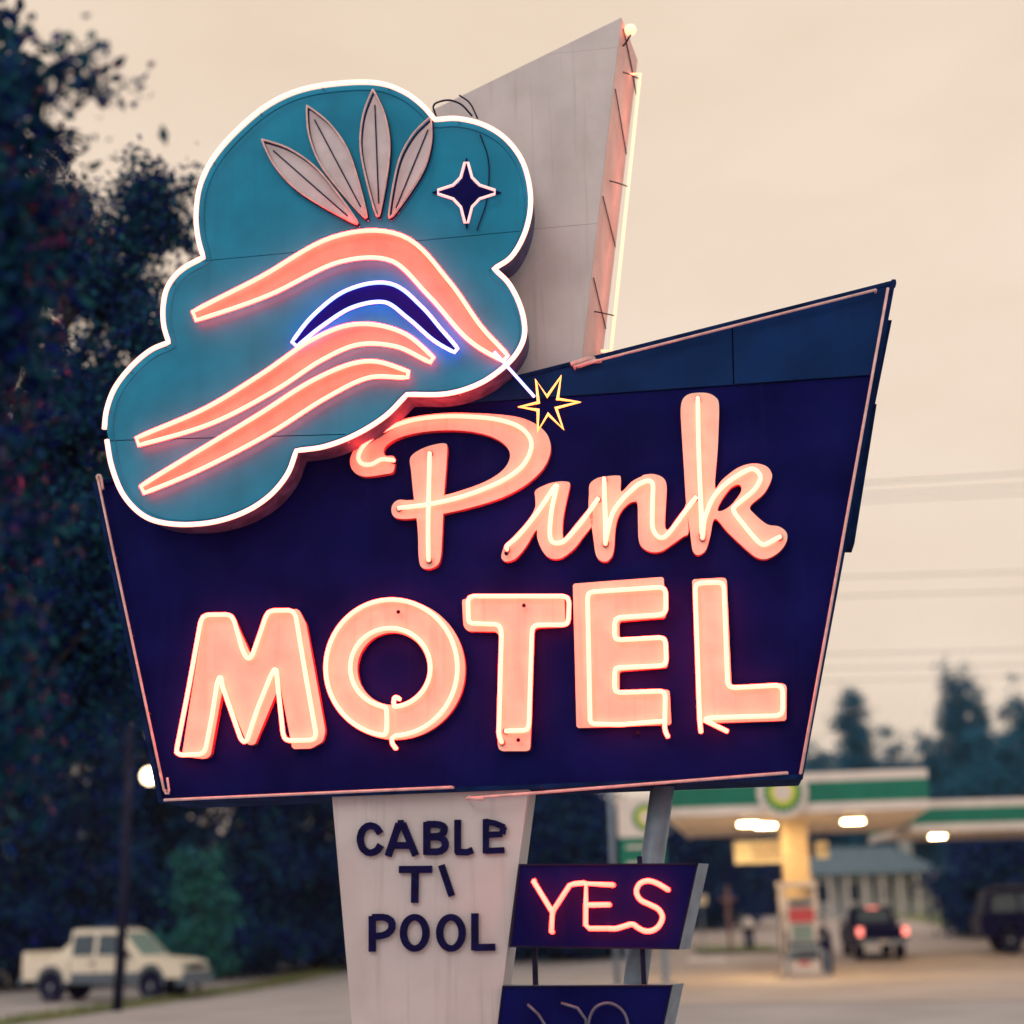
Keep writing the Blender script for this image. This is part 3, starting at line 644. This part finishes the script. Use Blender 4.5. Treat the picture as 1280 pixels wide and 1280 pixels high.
for i, (px, Y, top, r, mm, lab) in enumerate([(1118, 125, 905, 4.4, 'tealleaf', 'rounded hazy tree between the two narrow trees'), (1018, 118, 925, 2.2, 'tealleaf', 'thin hazy tree half hidden by the navy sign corner'), (1160, 100, 920, 3.0, 'tealleaf', 'broad teal tree behind the right end of the green canopy'), (1240, 84, 905, 3.2, 'tealleaf', 'broad teal tree filling the gap above the far canopy'),
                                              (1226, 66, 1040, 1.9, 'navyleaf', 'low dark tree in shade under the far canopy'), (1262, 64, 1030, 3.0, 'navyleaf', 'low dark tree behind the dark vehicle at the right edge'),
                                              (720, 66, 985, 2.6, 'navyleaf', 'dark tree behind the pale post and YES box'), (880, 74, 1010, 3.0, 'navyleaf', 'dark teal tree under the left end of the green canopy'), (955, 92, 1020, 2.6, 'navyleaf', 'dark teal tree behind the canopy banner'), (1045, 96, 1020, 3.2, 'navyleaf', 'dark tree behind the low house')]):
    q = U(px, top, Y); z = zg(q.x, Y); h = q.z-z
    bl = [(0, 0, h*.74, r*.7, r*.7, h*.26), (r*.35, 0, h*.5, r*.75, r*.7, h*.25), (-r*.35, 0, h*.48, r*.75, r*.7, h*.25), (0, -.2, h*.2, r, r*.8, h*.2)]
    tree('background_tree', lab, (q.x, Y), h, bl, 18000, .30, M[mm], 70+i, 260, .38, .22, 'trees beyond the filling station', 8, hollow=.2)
# far hill
mb = MB(); hv = []; nx = 60
for i in range(nx+1):
    x = -420+980*i/nx
    hgt = 8+36*math.exp(-((x-95)/75)**2)+52*math.exp(-((x+240)/150)**2)+30*math.exp(-((x-330)/130)**2)+2.5*math.sin(x*.07)+1.5*math.sin(x*.19+1)
    for j in range(7):
        t = j/6; hv.append((x, 380+150*t, 1+hgt*math.sin(t*math.pi/2)*1.1))
mb.add(hv, [[i*7+j, (i+1)*7+j, (i+1)*7+j+1, i*7+j+1] for i in range(nx) for j in range(6)])
tag(mb.build('hill', M['hill'], smooth=True), kind='structure')

# ------------------------------------------------------------------ filling station
def logo(parent, c, r, ax, nrm, org=(0, 0, 0)):
    """round sunburst emblem of four scalloped layers; ax = right, nrm = outward"""
    c, ax, nrm = Vector(c), Vector(ax), Vector(nrm); up_ = Vector((0, 0, 1)); root_o = None
    for k, (rr_, m, amp, nn) in enumerate(((1.0, 'cgreen', .13, 18), (.82, 'lime', .13, 18), (.62, 'lemon', .14, 18), (.44, 'cwhite', .12, 18))):
        n = 72; ring = [c+nrm*(.02+.012*k)+(ax*math.cos(2*math.pi*i/n)+up_*math.sin(2*math.pi*i/n))*r*rr_*(1-amp+amp*abs(math.cos(nn*math.pi*i/n+(k % 2)*math.pi/2))) for i in range(n)]
        back = [q-nrm*(.02+.012*k) for q in ring]; ce = sum(ring, Vector())/n
        v = ring+back+[ce]; f = [[i, (i+1) % n, 2*n] for i in range(n)]+[[i, i+n, (i+1) % n+n, (i+1) % n] for i in range(n)]
        o = MB().add(v, f).build('emblem' if k == 0 else 'emblem_layer', M[m], parent if k == 0 else root_o, org if k == 0 else (0, 0, 0))
        if k == 0: root_o = o; o['label'] = 'round green and yellow sunburst emblem'
        else: o.location = -Vector(org)
CY = R(9)
fl0 = U(834, 1023, 41)
ca = empty('station_canopy', 'green and white filling station canopy with round emblem, lit underneath', 'canopy', (fl0.x, 41, zg(fl0.x, 41)), -CY)
H0, H1, LEN, DEP = 4.28, 5.30, 6.7, 12.5
def fascia(root, L_, D_, h0, h1):
    for (x0, x1, y0, y1) in ((0, L_, -.06, 0), (-.06, 0, -.06, D_), (L_, L_+.06, -.06, D_)):
        e = .0 if y1 == 0 else .004
        for za, zb, m, nm, pr_ in ((h0, h0+.24, 'cwhite', 'fascia_strip', 0), (h0+.24, h1-.24, 'cgreen', 'fascia_band', .012), (h1-.24, h1, 'cwhite', 'fascia_strip', .02)):
            MB().box(x0-pr_, x1+pr_, y0-pr_+e, y1-e, za+.002, zb-.002).build(nm, M[m], root)
        hb = (h0+h1)/2
        MB().box(x0-.02, x1+.02, y0-.022+e, y1-e, hb-.03, hb+.03).build('fascia_rib', M['cgreen'], root)
    MB().box(.005, L_-.005, .005, D_, h0+.10, h1-.1).build('roof_deck', M['cwhite'], root)
    npl = 6
    for k in range(npl):
        MB().box(.01, L_-.01, D_*k/npl+.01, D_*(k+1)/npl-.008, h0+.07, h0+.095).build('soffit_panel', M['soffit'], root)
fascia(ca, LEN, DEP, H0, H1)
lx = 3.05
MB().lathe([(.62, -.10), (.66, -.09), (.66, -.03), (.62, .0)], 32, (lx, -.09, (H0+H1)/2+.02), 'y').build('emblem_disc', M['cwhite'], ca)
logo(ca, (lx, -.20, (H0+H1)/2+.02), .52, (1, 0, 0), (0, -1, 0))
for (x, y) in ((2.1, 3.2), (2.55, 4.4), (5.0, 3.6)):
    o = MB().box(x-.32, x+.32, y-.32, y+.32, H0-.06, H0+.068).build('lamp_housing', M['cwhite'], ca)
    MB().box(x-.27, x+.27, y-.27, y+.27, H0-.085, H0-.062).build('lamp', M['lamp'], o)
for (x, y) in ((3.35, 4.0), (3.35, 10.4)):
    MB().box(x-.36, x+.36, y-.2, y+.2, 0, H0+.07).build('column', M['column'], ca)
    MB().box(x-.42, x+.42, y-.26, y+.26, 0, .3).build('column_base', M['cwhite'], ca)
# banners hung across under the canopy
def banner(label, p0, p1, Y, rows):
    a, b = U(*p0, Y), U(*p1, Y); r0 = empty('hanging_banner', label, 'banner', ((a.x+b.x)/2, Y, b.z), 0, 'banners hung under the canopy'); wd, hh = (b.x-a.x)/2, a.z-b.z
    MB().box(-wd, wd, 0, .03, 0, hh).build('panel', M['bannerm'], r0)
    rg = random.Random(5)
    for (f0, f1, fy, fh) in rows:
        x = -wd+2*wd*f0
        while x < -wd+2*wd*f1:
            ww = rg.uniform(.06, .11); MB().box(x, x+ww, -.006, .0, hh*fy, hh*(fy+fh)).build('print_mark', M['brownm'], r0); x += ww+.04
    for s in (-1, 1): MB().tube([(s*wd*.9, .015, hh), (s*wd*.9, .015, 4.3+zg(0, Y)-b.z+.05)], .012, 5).build('hanger', M['dark'], r0)
banner('cream banner with dark print hung left of the canopy column', (917, 1052), (985, 1078), 47, [(.32, .92, .62, .2), (.36, .86, .22, .24)])
banner('small cream banner hung right of the canopy column', (1019, 1052), (1036, 1072), 47.2, [(.3, .8, .4, .25)])
# pumps
def pump(loc, rz, label, group='fuel pumps'):
    r0 = empty('fuel_pump', label, 'pump', loc, rz, group)
    MB().box(-.62, .62, -.5, .5, 0, .16).build('island', M['concrete'], r0)
    MB().tube(catmull([(-.55, -.45, .1), (-.55, -.5, .6), (-.3, -.52, .78), (.3, -.52, .78), (.55, -.5, .6), (.55, -.45, .1)], 5), .05, 8).build('guard_rail', M['steel'], r0, smooth=True)
    b_ = MB().box(-.42, .42, -.25, .25, .16, 2.15).build('cabinet', M['cwhite'], r0)
    MB().box(-.32, .32, -.275, -.25, 1.95, 2.1).build('top_screen', M['glass'], b_)
    MB().box(-.36, .36, -.28, -.251, 1.5, 1.88).build('red_panel', M['redp'], b_)
    MB().box(-.3, .3, -.275, -.251, 1.02, 1.45).build('price_panel', M['cglass'], b_)
    MB().box(-.4, .4, -.28, -.251, .5, .98).build('lower_panel', M['cladding'], b_)
    MB().box(-.14, .14, -.285, -.251, .36, .47).build('badge', M['redp'], b_)
    for s in (-1, 1):
        MB().tube(catmull([(s*.43, -.1, 1.75), (s*.62, -.2, 1.5), (s*.66, -.25, .9), (s*.6, -.22, .55), (s*.5, -.2, .8), (s*.46, -.16, 1.15)], 5), .025, 6).build('hose', M['dark'], r0, smooth=True)
        MB().box(s*.44-.035, s*.44+.035, -.22, -.12, 1.0, 1.3).build('nozzle', M['dark'], r0)
    MB().box(-.52, -.42, -.12, .12, .16, 2.45).build('post', M['cwhite'], r0); MB().box(.42, .52, -.12, .12, .16, 2.45).build('post', M['cwhite'], r0)
    MB().box(-.55, .55, -.14, .14, 2.45, 2.6).build('header', M['cwhite'], r0)
    return r0
q = U(1003, 1212, 44); pump((q.x, 44, 0), R(8), 'white fuel pump with red panel in front of the cream column')
wb = empty('waste_bin', 'dark waste bin standing right of the fuel pump', 'bin', (U(1026, 1180, 46).x, 46, zg(0, 46)))
MB().lathe([(.3, 0), (.32, .1), (.32, 1.0), (.28, 1.02)], 14).build('body', M['cardark'], wb, smooth=False); MB().lathe([(.33, 1.02), (.33, 1.1), (.2, 1.3), (.02, 1.36)], 14).build('lid', M['dark'], wb); MB().box(-.12, .12, -.345, -.30, 1.0, 1.08).build('flap', M['steel'], wb)
# second canopy further back
q2 = U(1141, 1040, 50); c2 = empty('far_canopy', 'lower green and white canopy cut off by the right edge', 'canopy', (q2.x, 50, zg(q2.x, 50)), -R(3))
hh = q2.z-zg(q2.x, 50); fascia(c2, 13, 8, hh, hh+.98)
o = MB().box(1.0, 1.5, 2.0, 2.5, hh-.05, hh+.068).build('lamp_housing', M['cwhite'], c2); MB().box(1.05, 1.45, 2.05, 2.45, hh-.08, hh-.052).build('lamp', M['lamp'], o)
for x in (6.6, 11.5): MB().box(x-.2, x+.2, 3.8, 4.2, 0, hh+.07).build('column', M['cwhite'], c2)
# price sign
q = U(809, 1190, 40); pz = empty('price_sign', 'tall white and green price sign with round emblem behind the leaning pole', 'sign', (q.x, 40, 0)); tz = U(809, 996, 40).z
MB().box(-.6, .6, 0, .3, tz-1.02, tz).build('emblem_panel', M['cwhite'], pz); MB().box(-.58, .58, .01, .29, 1.2, tz-1.025).build('price_panel', M['cgreen'], pz)
for k in range(5):
    z_ = tz-1.3-.42*k; MB().box(-.42, .3, -.012, .009, z_, z_+.07).build('price_bar', M['cwhite'], pz)
for s in (-1, 1): MB().box(s*.45-.07, s*.45+.07, .08, .22, 0, 1.2).build('post', M['steel'], pz)
logo(pz, (.12, 0, tz-.52), .36, (1, 0, 0), (0, -1, 0))
# thin lamp pole by the price sign
q = U(770, 1180, 37); lp = empty('lamp_pole', 'thin dark pole just left of the price sign', 'pole', (q.x, 37, 0))
MB().tube([(0, 0, 0), (0, 0, 5.6)], [.07, .05], 10).build('shaft', M['steel'], lp, smooth=True); MB().box(-.35, .35, -.12, .12, 5.6, 5.72).build('lamp_head', M['dark'], lp)
MB().lathe([(.14, 0), (.14, .03), (.08, .04), (.08, .2)], 10).build('base', M['steel'], lp)
# street lamp in front of the pale pickup
q = U(147, 1252, 35.5); sl = empty('street_lamp', 'dark street lamp pole standing in front of the pale pickup', 'street lamp', (q.x, 35.5, 0))
tl = U(187, 970, 35.5)-Vector((q.x, 35.5, 0))
MB().tube([(0, 0, 0), (.05, 0, 2.5), (.0, 0, 7.2)], [.12, .1, .08], 10).build('pole', M['dark'], sl, smooth=True)
MB().tube(catmull([(.02, 0, tl.z+.1), (tl.x*.4, 0, tl.z+.45), (tl.x*.8, 0, tl.z+.42), (tl.x, 0, tl.z+.2)], 4), .03, 6).build('arm', M['dark'], sl, smooth=True)
MB().lathe([(.05, -.19), (.16, -.12), (.2, 0), (.16, .12), (.06, .19)], 14, tl).build('globe', M['street'], sl, smooth=True)
MB().lathe([(.09, .18), (.1, .24), (.04, .28)], 10, tl).build('cap', M['dark'], sl)
# low things on the far grass island
def island(name, pts, dz): return sheet(name, M['grass'], pts, dz, 6)
gi = U(920, 1166, 60)
isl = sheet('planting_island', M['grass'], [(gi.x-1.6, 58.5), (gi.x+1.5, 58.5), (gi.x+1.5, 61.5), (gi.x-1.6, 61.5)], .12, 6)
q = U(936, 1166, 60); st = empty('hooded_stand', 'small dark stand with pale rounded top on the grass island', 'stand', (q.x, 60, zg(q.x, 60)+.12))
MB().box(-.17, .17, -.14, .14, 0, .72).build('body', M['cardark'], st); MB().lathe([(.2, .72), (.21, .8), (.19, .95), (.12, 1.04), (.02, 1.07)], 14).build('hood', M['cwhite'], st, smooth=True); MB().box(-.07, .07, -.16, -.141, .15, .4).build('front_plate', M['steel'], st)
q = U(912, 1165, 59); up_ = empty('cross_arm_post', 'thin post with cross arm beside the hooded stand', 'post', (q.x, 59, zg(q.x, 59)+.1))
hh = U(912, 1108, 59).z-up_.location.z
MB().tube([(0, 0, 0), (0, 0, hh)], .07, 8).build('shaft', M['brownm'], up_); MB().box(-.3, .3, -.03, .03, hh*.78, hh*.82).build('cross_arm', M['brownm'], up_)
MB().tube([(-.26, 0, hh*.82), (0, 0, hh*.66)], .012, 5).build('brace', M['brownm'], up_); MB().tube([(.26, 0, hh*.82), (0, 0, hh*.66)], .012, 5).build('brace', M['brownm'], up_)
q = U(879, 1168, 57); ss = empty('notice_sign', 'small pale square notice on a thin post right of the YES box', 'sign', (q.x, 57, zg(q.x, 57)))
zz = U(879, 1125, 57).z-ss.location.z
MB().box(-.2, .2, -.02, .0, zz-.17, zz+.17).build('plate', M['bannerm'], ss); MB().box(-.025, .025, .001, .04, 0, zz+.1).build('post', M['steel'], ss); MB().box(-.1, .1, -.024, -.0205, zz-.03, zz+.04).build('print_mark', M['brownm'], ss)
# kerb strips at the edges of the forecourt
for (p0, p1, Y0, Y1) in (((860, 1176), (905, 1178), 55, 54.6),):
    a, b = U(*p0, Y0), U(*p1, Y1); k = MB(); k.tube([(a.x, Y0, zg(a.x, Y0)+.05), (b.x, Y1, zg(b.x, Y1)+.05)], .09, 6); tag(k.build('kerb', M['cwhite']), kind='structure')

# ------------------------------------------------------------------ house
q = U(1095, 1146, 84); hs = empty('low_house', 'low grey house with slate roof and porch posts beyond the filling station', 'house', (q.x, 84, zg(q.x, 84)))
hw = 3.4
MB().box(-hw, hw, 1.2, 6, 0, 2.2).build('wall', M['siding'], hs)
rv = [(-hw-.5, -.4, 2.2), (hw+.5, -.4, 2.2), (hw+.5, 6.4, 2.2), (-hw-.5, 6.4, 2.2), (-hw*.55, 3, 3.7), (hw*.55, 3, 3.7)]
MB().add(rv, [[0, 1, 5, 4], [1, 2, 5], [2, 3, 4, 5], [3, 0, 4], [0, 3, 2, 1]]).build('roof', M['roof'], hs)
for k in range(8): x = -hw+.1+k*(2*hw-.2)/7; MB().box(x-.06, x+.06, -.1, .02, 0, 2.2).build('porch_post', M['cwhite'], hs)
for k in range(4):
    x = -hw+.9+k*1.65; o = MB().box(x-.4, x+.4, 1.14, 1.199, .7, 1.8).build('window', M['cwhite'], hs); MB().box(x-.33, x+.33, 1.12, 1.139, .77, 1.73).build('pane', M['glass'], o)
MB().box(-.3+2.5, .3+2.5, 2.2, 2.8, 3.0, 4.1).build('chimney', M['siding'], hs)

# ------------------------------------------------------------------ vehicles
def wheel(parent, x, y, r, wd=.24):
    s = 1 if y > 0 else -1
    o = MB().lathe([(r*.6, -wd/2), (r*.93, -wd/2), (r, -wd*.35), (r, wd*.35), (r*.93, wd/2), (r*.6, wd/2)], 24, (0, 0, 0), 'y').build('wheel', M['tyre'], parent)
    o.location = (x, y, r)
    MB().lathe([(r*.62, s*(wd/2-.03)), (r*.6, s*(wd/2+.004)), (r*.45, s*(wd/2-.02)), (r*.1, s*(wd/2+.006))], 18, (0, 0, 0), 'y').build('rim', M['rim'], o)
def body(prof, half, belt, tumble, bulge=.0):
    """side profile [(x, z)] lofted across the width, narrowing above the belt line"""
    W = lambda z: half*(1-tumble*max(0, z-belt))-bulge*max(0, .55-z)
    return MB().poly([Vector((x, -W(z), z)) for x, z in prof], [Vector((x, W(z), z)) for x, z in prof])
def sidewin(pts, half, belt, tumble, s, e=.008):
    W = lambda z: half*(1-tumble*max(0, z-belt))
    f = [Vector((x, s*(W(z)+e), z)) for x, z in pts]; b = [Vector((x, s*(W(z)-.02), z)) for x, z in pts]
    return MB().poly(f, b) if s < 0 else MB().poly(b, f)
q = U(146, 1247, 41)
av = empty('pale_pickup', 'pale four door pickup with grey lower cladding parked under dark trees', 'pickup truck', (q.x, 41, 0), R(-12)); av.scale = (.81, .86, .88)
HB, BELT, TB = .98, 1.12, .16
prof = [(-2.75,.62),(-2.78,.95),(-2.80,1.42),(-2.62,1.42),(-2.56,1.25),(-1.75,1.22),(-.95,1.20),(.95,1.18),(1.25,1.22),(2.2,1.13),(2.58,1.04),(2.66,.85),(2.66,.62),(2.05,.62),(1.98,.86),(1.76,1.02),(1.46,1.02),(1.22,.84),(1.16,.55),(-1.32,.55),(-1.38,.84),(-1.62,1.02),(-1.94,1.02),(-2.18,.86),(-2.26,.62)]
MB().add(*(lambda b_: (b_.v, b_.f))(body(prof, HB, BELT, TB))).build('body', M['carwhite'], av)
cab = [(-1.95,1.21),(-1.45,1.45),(-1.18,1.66),(-1.16,1.98),(-1.05,2.02),(.30,2.0),(.55,1.92),(1.28,1.215)]
body(cab, HB-.01, BELT, TB).build('cabin', M['carwhite'], av)
for s in (-1, 1):
    for pts, nm in (([(-1.1,1.28),(-1.08,1.86),(-.36,1.88),(-.36,1.28)], 'side_window'), ([(-.24,1.28),(-.24,1.88),(.34,1.86),(.5,1.72),(.66,1.5),(.66,1.28)], 'side_window'), ([(.68,1.26),(.72,1.46),(.95,1.28)], 'quarter_window')):
        sidewin(pts, HB-.01, BELT, TB, s).build(nm, M['glass'], av)
    sidewin([(-2.06,.62),(-1.12,.55),(1.26,.55),(1.32,.80),(-1.14,.80),(-1.98,.84)], HB, BELT, TB, s, .012).build('cladding', M['cladding'], av) if False else MB().box(-1.1, 1.25, s*(HB)-.02*(s < 0)-.0, s*HB+.02*(s > 0), .5, .80).build('cladding', M['cladding'], av)
    for x in (-.42, .5): MB().box(x-.1, x+.1, s*(HB+.012)-.012, s*(HB+.012)+.012, 1.05, 1.09).build('door_handle', M['dark'], av)
    for x in (-1.16, -.31, .78): MB().box(x-.012, x+.012, s*(HB+.003)-.004, s*(HB+.003)+.004, .82, 1.16).build('door_seam', M['dark'], av)
    MB().box(.62, .82, s*(HB+.12)-.1, s*(HB+.12)+.1, 1.24, 1.42).build('mirror', M['cardark'], av)
    for cx_ in (1.61, -1.78):
        ar = [(cx_+.52*math.cos(R(a_)), .42+.58*math.sin(R(a_))) for a_ in range(0, 181, 15)]; ai = [(cx_+.43*math.cos(R(a_)), .42+.47*math.sin(R(a_))) for a_ in range(180, -1, -15)]
        sidewin(ar+ai, HB, 9, 0, s, .014).build('wheel_arch', M['cladding'], av)
    MB().box(2.50, 2.665, s*.72-.2, s*.72+.2, .84, 1.0).build('headlight', M['cglass'], av)
    MB().box(-2.80, -2.77, s*.85-.1, s*.85+.1, .9, 1.25).build('tail_light', M['redp'], av)
for x in (1.61, -1.78):
    for s in (-1, 1): wheel(av, x, s*.82, .42, .28)
MB().box(2.42, 2.80, -.95, .95, .42, .78).build('front_bumper', M['cladding'], av); MB().box(-2.9, -2.68, -.95, .95, .5, .72).build('rear_bumper', M['cladding'], av)
MB().box(2.655, 2.69, -.5, .5, .84, 1.0).build('grille', M['dark'], av)
e = MB(); W = lambda z: (HB-.05)*(1-TB*max(0, z-BELT))
e.add([(.59, -W(1.9)+.05, 1.90), (.59, W(1.9)-.05, 1.90), (1.25, W(1.25)-.05, 1.26), (1.25, -W(1.25)+.05, 1.26), (.57, -W(1.9)+.05, 1.85), (.57, W(1.9)-.05, 1.85), (1.22, W(1.25)-.05, 1.21), (1.22, -W(1.25)+.05, 1.21)], [[0, 1, 2, 3], [7, 6, 5, 4], [0, 4, 5, 1], [1, 5, 6, 2], [2, 6, 7, 3], [3, 7, 4, 0]]).build('windscreen', M['cglass'], av)
for s in (-1, 1): MB().tube([(-1.0, s*.62, 2.05), (.3, s*.62, 2.05)], .025, 6).build('roof_rail', M['cladding'], av)

# dark pickup seen from behind under the canopy lights
Yp = 55; q = U(1092, 1190, Yp)
dp = empty('dark_pickup', 'dark pickup seen from behind with red tail lights glowing', 'pickup truck', (q.x, Yp, zg(q.x, Yp)), R(90-4)); dp.scale = (.9, .9, .92)
HB2 = .92
body([(-2.6,.62),(-2.62,1.15),(-.55,1.18),(.9,1.15),(1.2,1.18),(2.3,1.08),(2.45,.9),(2.45,.55),(2.0,.55),(1.9,.85),(1.4,.85),(1.3,.5),(-1.1,.5),(-1.2,.85),(-1.75,.85),(-1.85,.55)], HB2, 1.1, .14).build('body', M['cardark'], dp)
body([(-.6,1.17),(-.45,1.86),(.45,1.86),(1.15,1.17)], HB2-.06, 1.1, .2).build('cabin', M['cardark'], dp)
MB().poly([Vector((x, y, z)) for x, y, z in ((-.62, -.6, 1.3), (-.62, .6, 1.3), (-.51, .55, 1.74), (-.51, -.55, 1.74))], [Vector((x+.03, y, z)) for x, y, z in ((-.62, -.6, 1.3), (-.62, .6, 1.3), (-.51, .55, 1.74), (-.51, -.55, 1.74))]).build('rear_window', M['cglass'], dp) if False else MB().add([(-.60, -.62, 1.3), (-.60, .62, 1.3), (-.49, .56, 1.76), (-.49, -.56, 1.76), (-.56, -.62, 1.3), (-.56, .62, 1.3), (-.45, .56, 1.76), (-.45, -.56, 1.76)], [[0, 3, 2, 1], [4, 5, 6, 7], [0, 1, 5, 4], [3, 7, 6, 2], [0, 4, 7, 3], [1, 2, 6, 5]]).build('rear_window', M['glass'], dp)
for s in (-1, 1):
    MB().box(-2.66, -2.615, s*.83-.1, s*.83+.1, .82, 1.12).build('tail_light', M['taill'], dp); wheel(dp, -1.48, s*.76, .40, .3); wheel(dp, 1.66, s*.76, .40, .3)
    MB().box(.55, .7, s*1.02-.09, s*1.02+.09, 1.2, 1.4).build('mirror', M['cardark'], dp)
MB().box(-2.78, -2.62, -.88, .88, .52, .68).build('rear_bumper', M['rim'], dp); MB().box(-2.635, -2.615, -.7, .7, .74, 1.12).build('tailgate', M['cardark'], dp); MB().box(-2.80, -2.781, -.16, .16, .56, .66).build('number_plate', M['cwhite'], dp)
MB().box(-.51, -.46, -.22, .22, 1.79, 1.84).build('brake_light', M['taill'], dp)
# dark vehicle cut off by the right edge
Yq = 55.5; q = U(1318, 1186, Yq)
dv = empty('dark_car', 'dark sport utility car cut off by the right edge', 'car', (q.x, Yq, zg(q.x, Yq)), R(-7)); dv.scale = (1.12, 1.1, 1.18)
HB3 = .95
body([(-2.3,.5),(-2.32,1.1),(-1.2,1.14),(1.0,1.12),(1.2,1.16),(2.2,1.06),(2.36,.85),(2.36,.5),(1.95,.5),(1.86,.82),(1.36,.82),(1.26,.45),(-1.1,.45),(-1.2,.82),(-1.7,.82),(-1.8,.5)], HB3, 1.1, .14).build('body', M['cardark'], dv)
body([(-2.2,1.1),(-2.0,1.78),(-1.7,1.86),(.2,1.84),(.45,1.74),(1.12,1.13)], HB3-.02, 1.1, .2).build('cabin', M['cardark'], dv)
for s in (-1, 1):
    for pts in ([(-1.95,1.2),(-1.85,1.68),(-1.15,1.72),(-1.15,1.2)], [(-1.05,1.2),(-1.05,1.72),(-.25,1.72),(-.25,1.2)], [(-.15,1.2),(-.15,1.71),(.3,1.68),(.85,1.2)]): sidewin(pts, HB3-.02, 1.1, .2, s).build('side_window', M['glass'], dv)
    for x in (-1.45, 1.61): wheel(dv, x, s*.8, .38, .26)
    MB().box(2.30, 2.375, s*.7-.2, s*.7+.2, .78, .95).build('headlight', M['cglass'], dv); MB().tube([(-1.7, s*.6, 1.9), (.1, s*.6, 1.9)], .03, 6).build('roof_rail', M['rim'], dv)
    MB().box(.6, .78, s*1.03-.09, s*1.03+.09, 1.2, 1.36).build('mirror', M['cardark'], dv)
MB().box(2.3, 2.46, -.9, .9, .42, .66).build('front_bumper', M['cladding'], dv)

# ------------------------------------------------------------------ overhead wires
for i, (x0, y0, x1, y1) in enumerate([(1060, 605, 1280, 592), (1058, 619, 1280, 607), (1056, 628, 1280, 617), (1040, 722, 1280, 715), (1035, 746, 1280, 739), (1030, 818, 1280, 812), (1030, 836, 1280, 831), (1028, 852, 1280, 845)]):
    Y = 30+2*i; a, b = U(x0, y0, Y), U(x1, y1, Y); d = b-a; pts = [a+d*t+Vector((0, 0, .012*((t-.5)**2))) for t in [-3+.5*k for k in range(15)]]
    o = MB().tube(pts, .009, 5).build('overhead_wire', M['ink'])
    tag(o, ['highest', 'second highest', 'third highest', 'fourth highest', 'fifth highest', 'third lowest', 'second lowest', 'lowest'][i]+' thin wire crossing the sky right of the navy sign', 'wire', 'overhead wires')

# ------------------------------------------------------------------ thin evening haze
hm = bpy.data.materials.new('haze'); hm.use_nodes = True; ht = hm.node_tree; ht.nodes.clear()
ho = ht.nodes.new('ShaderNodeOutputMaterial'); hv_ = ht.nodes.new('ShaderNodeVolumePrincipled')
hv_.inputs['Color'].default_value = (.88, .93, .98, 1); hv_.inputs['Density'].default_value = .00025; hv_.inputs['Anisotropy'].default_value = .2
ht.links.new(hv_.outputs[0], ho.inputs['Volume'])
tag(MB().box(-960, 960, -80, 2060, -1.2, 82).build('haze', hm), 'thin pale evening haze over the whole scene', 'haze', None, 'stuff')
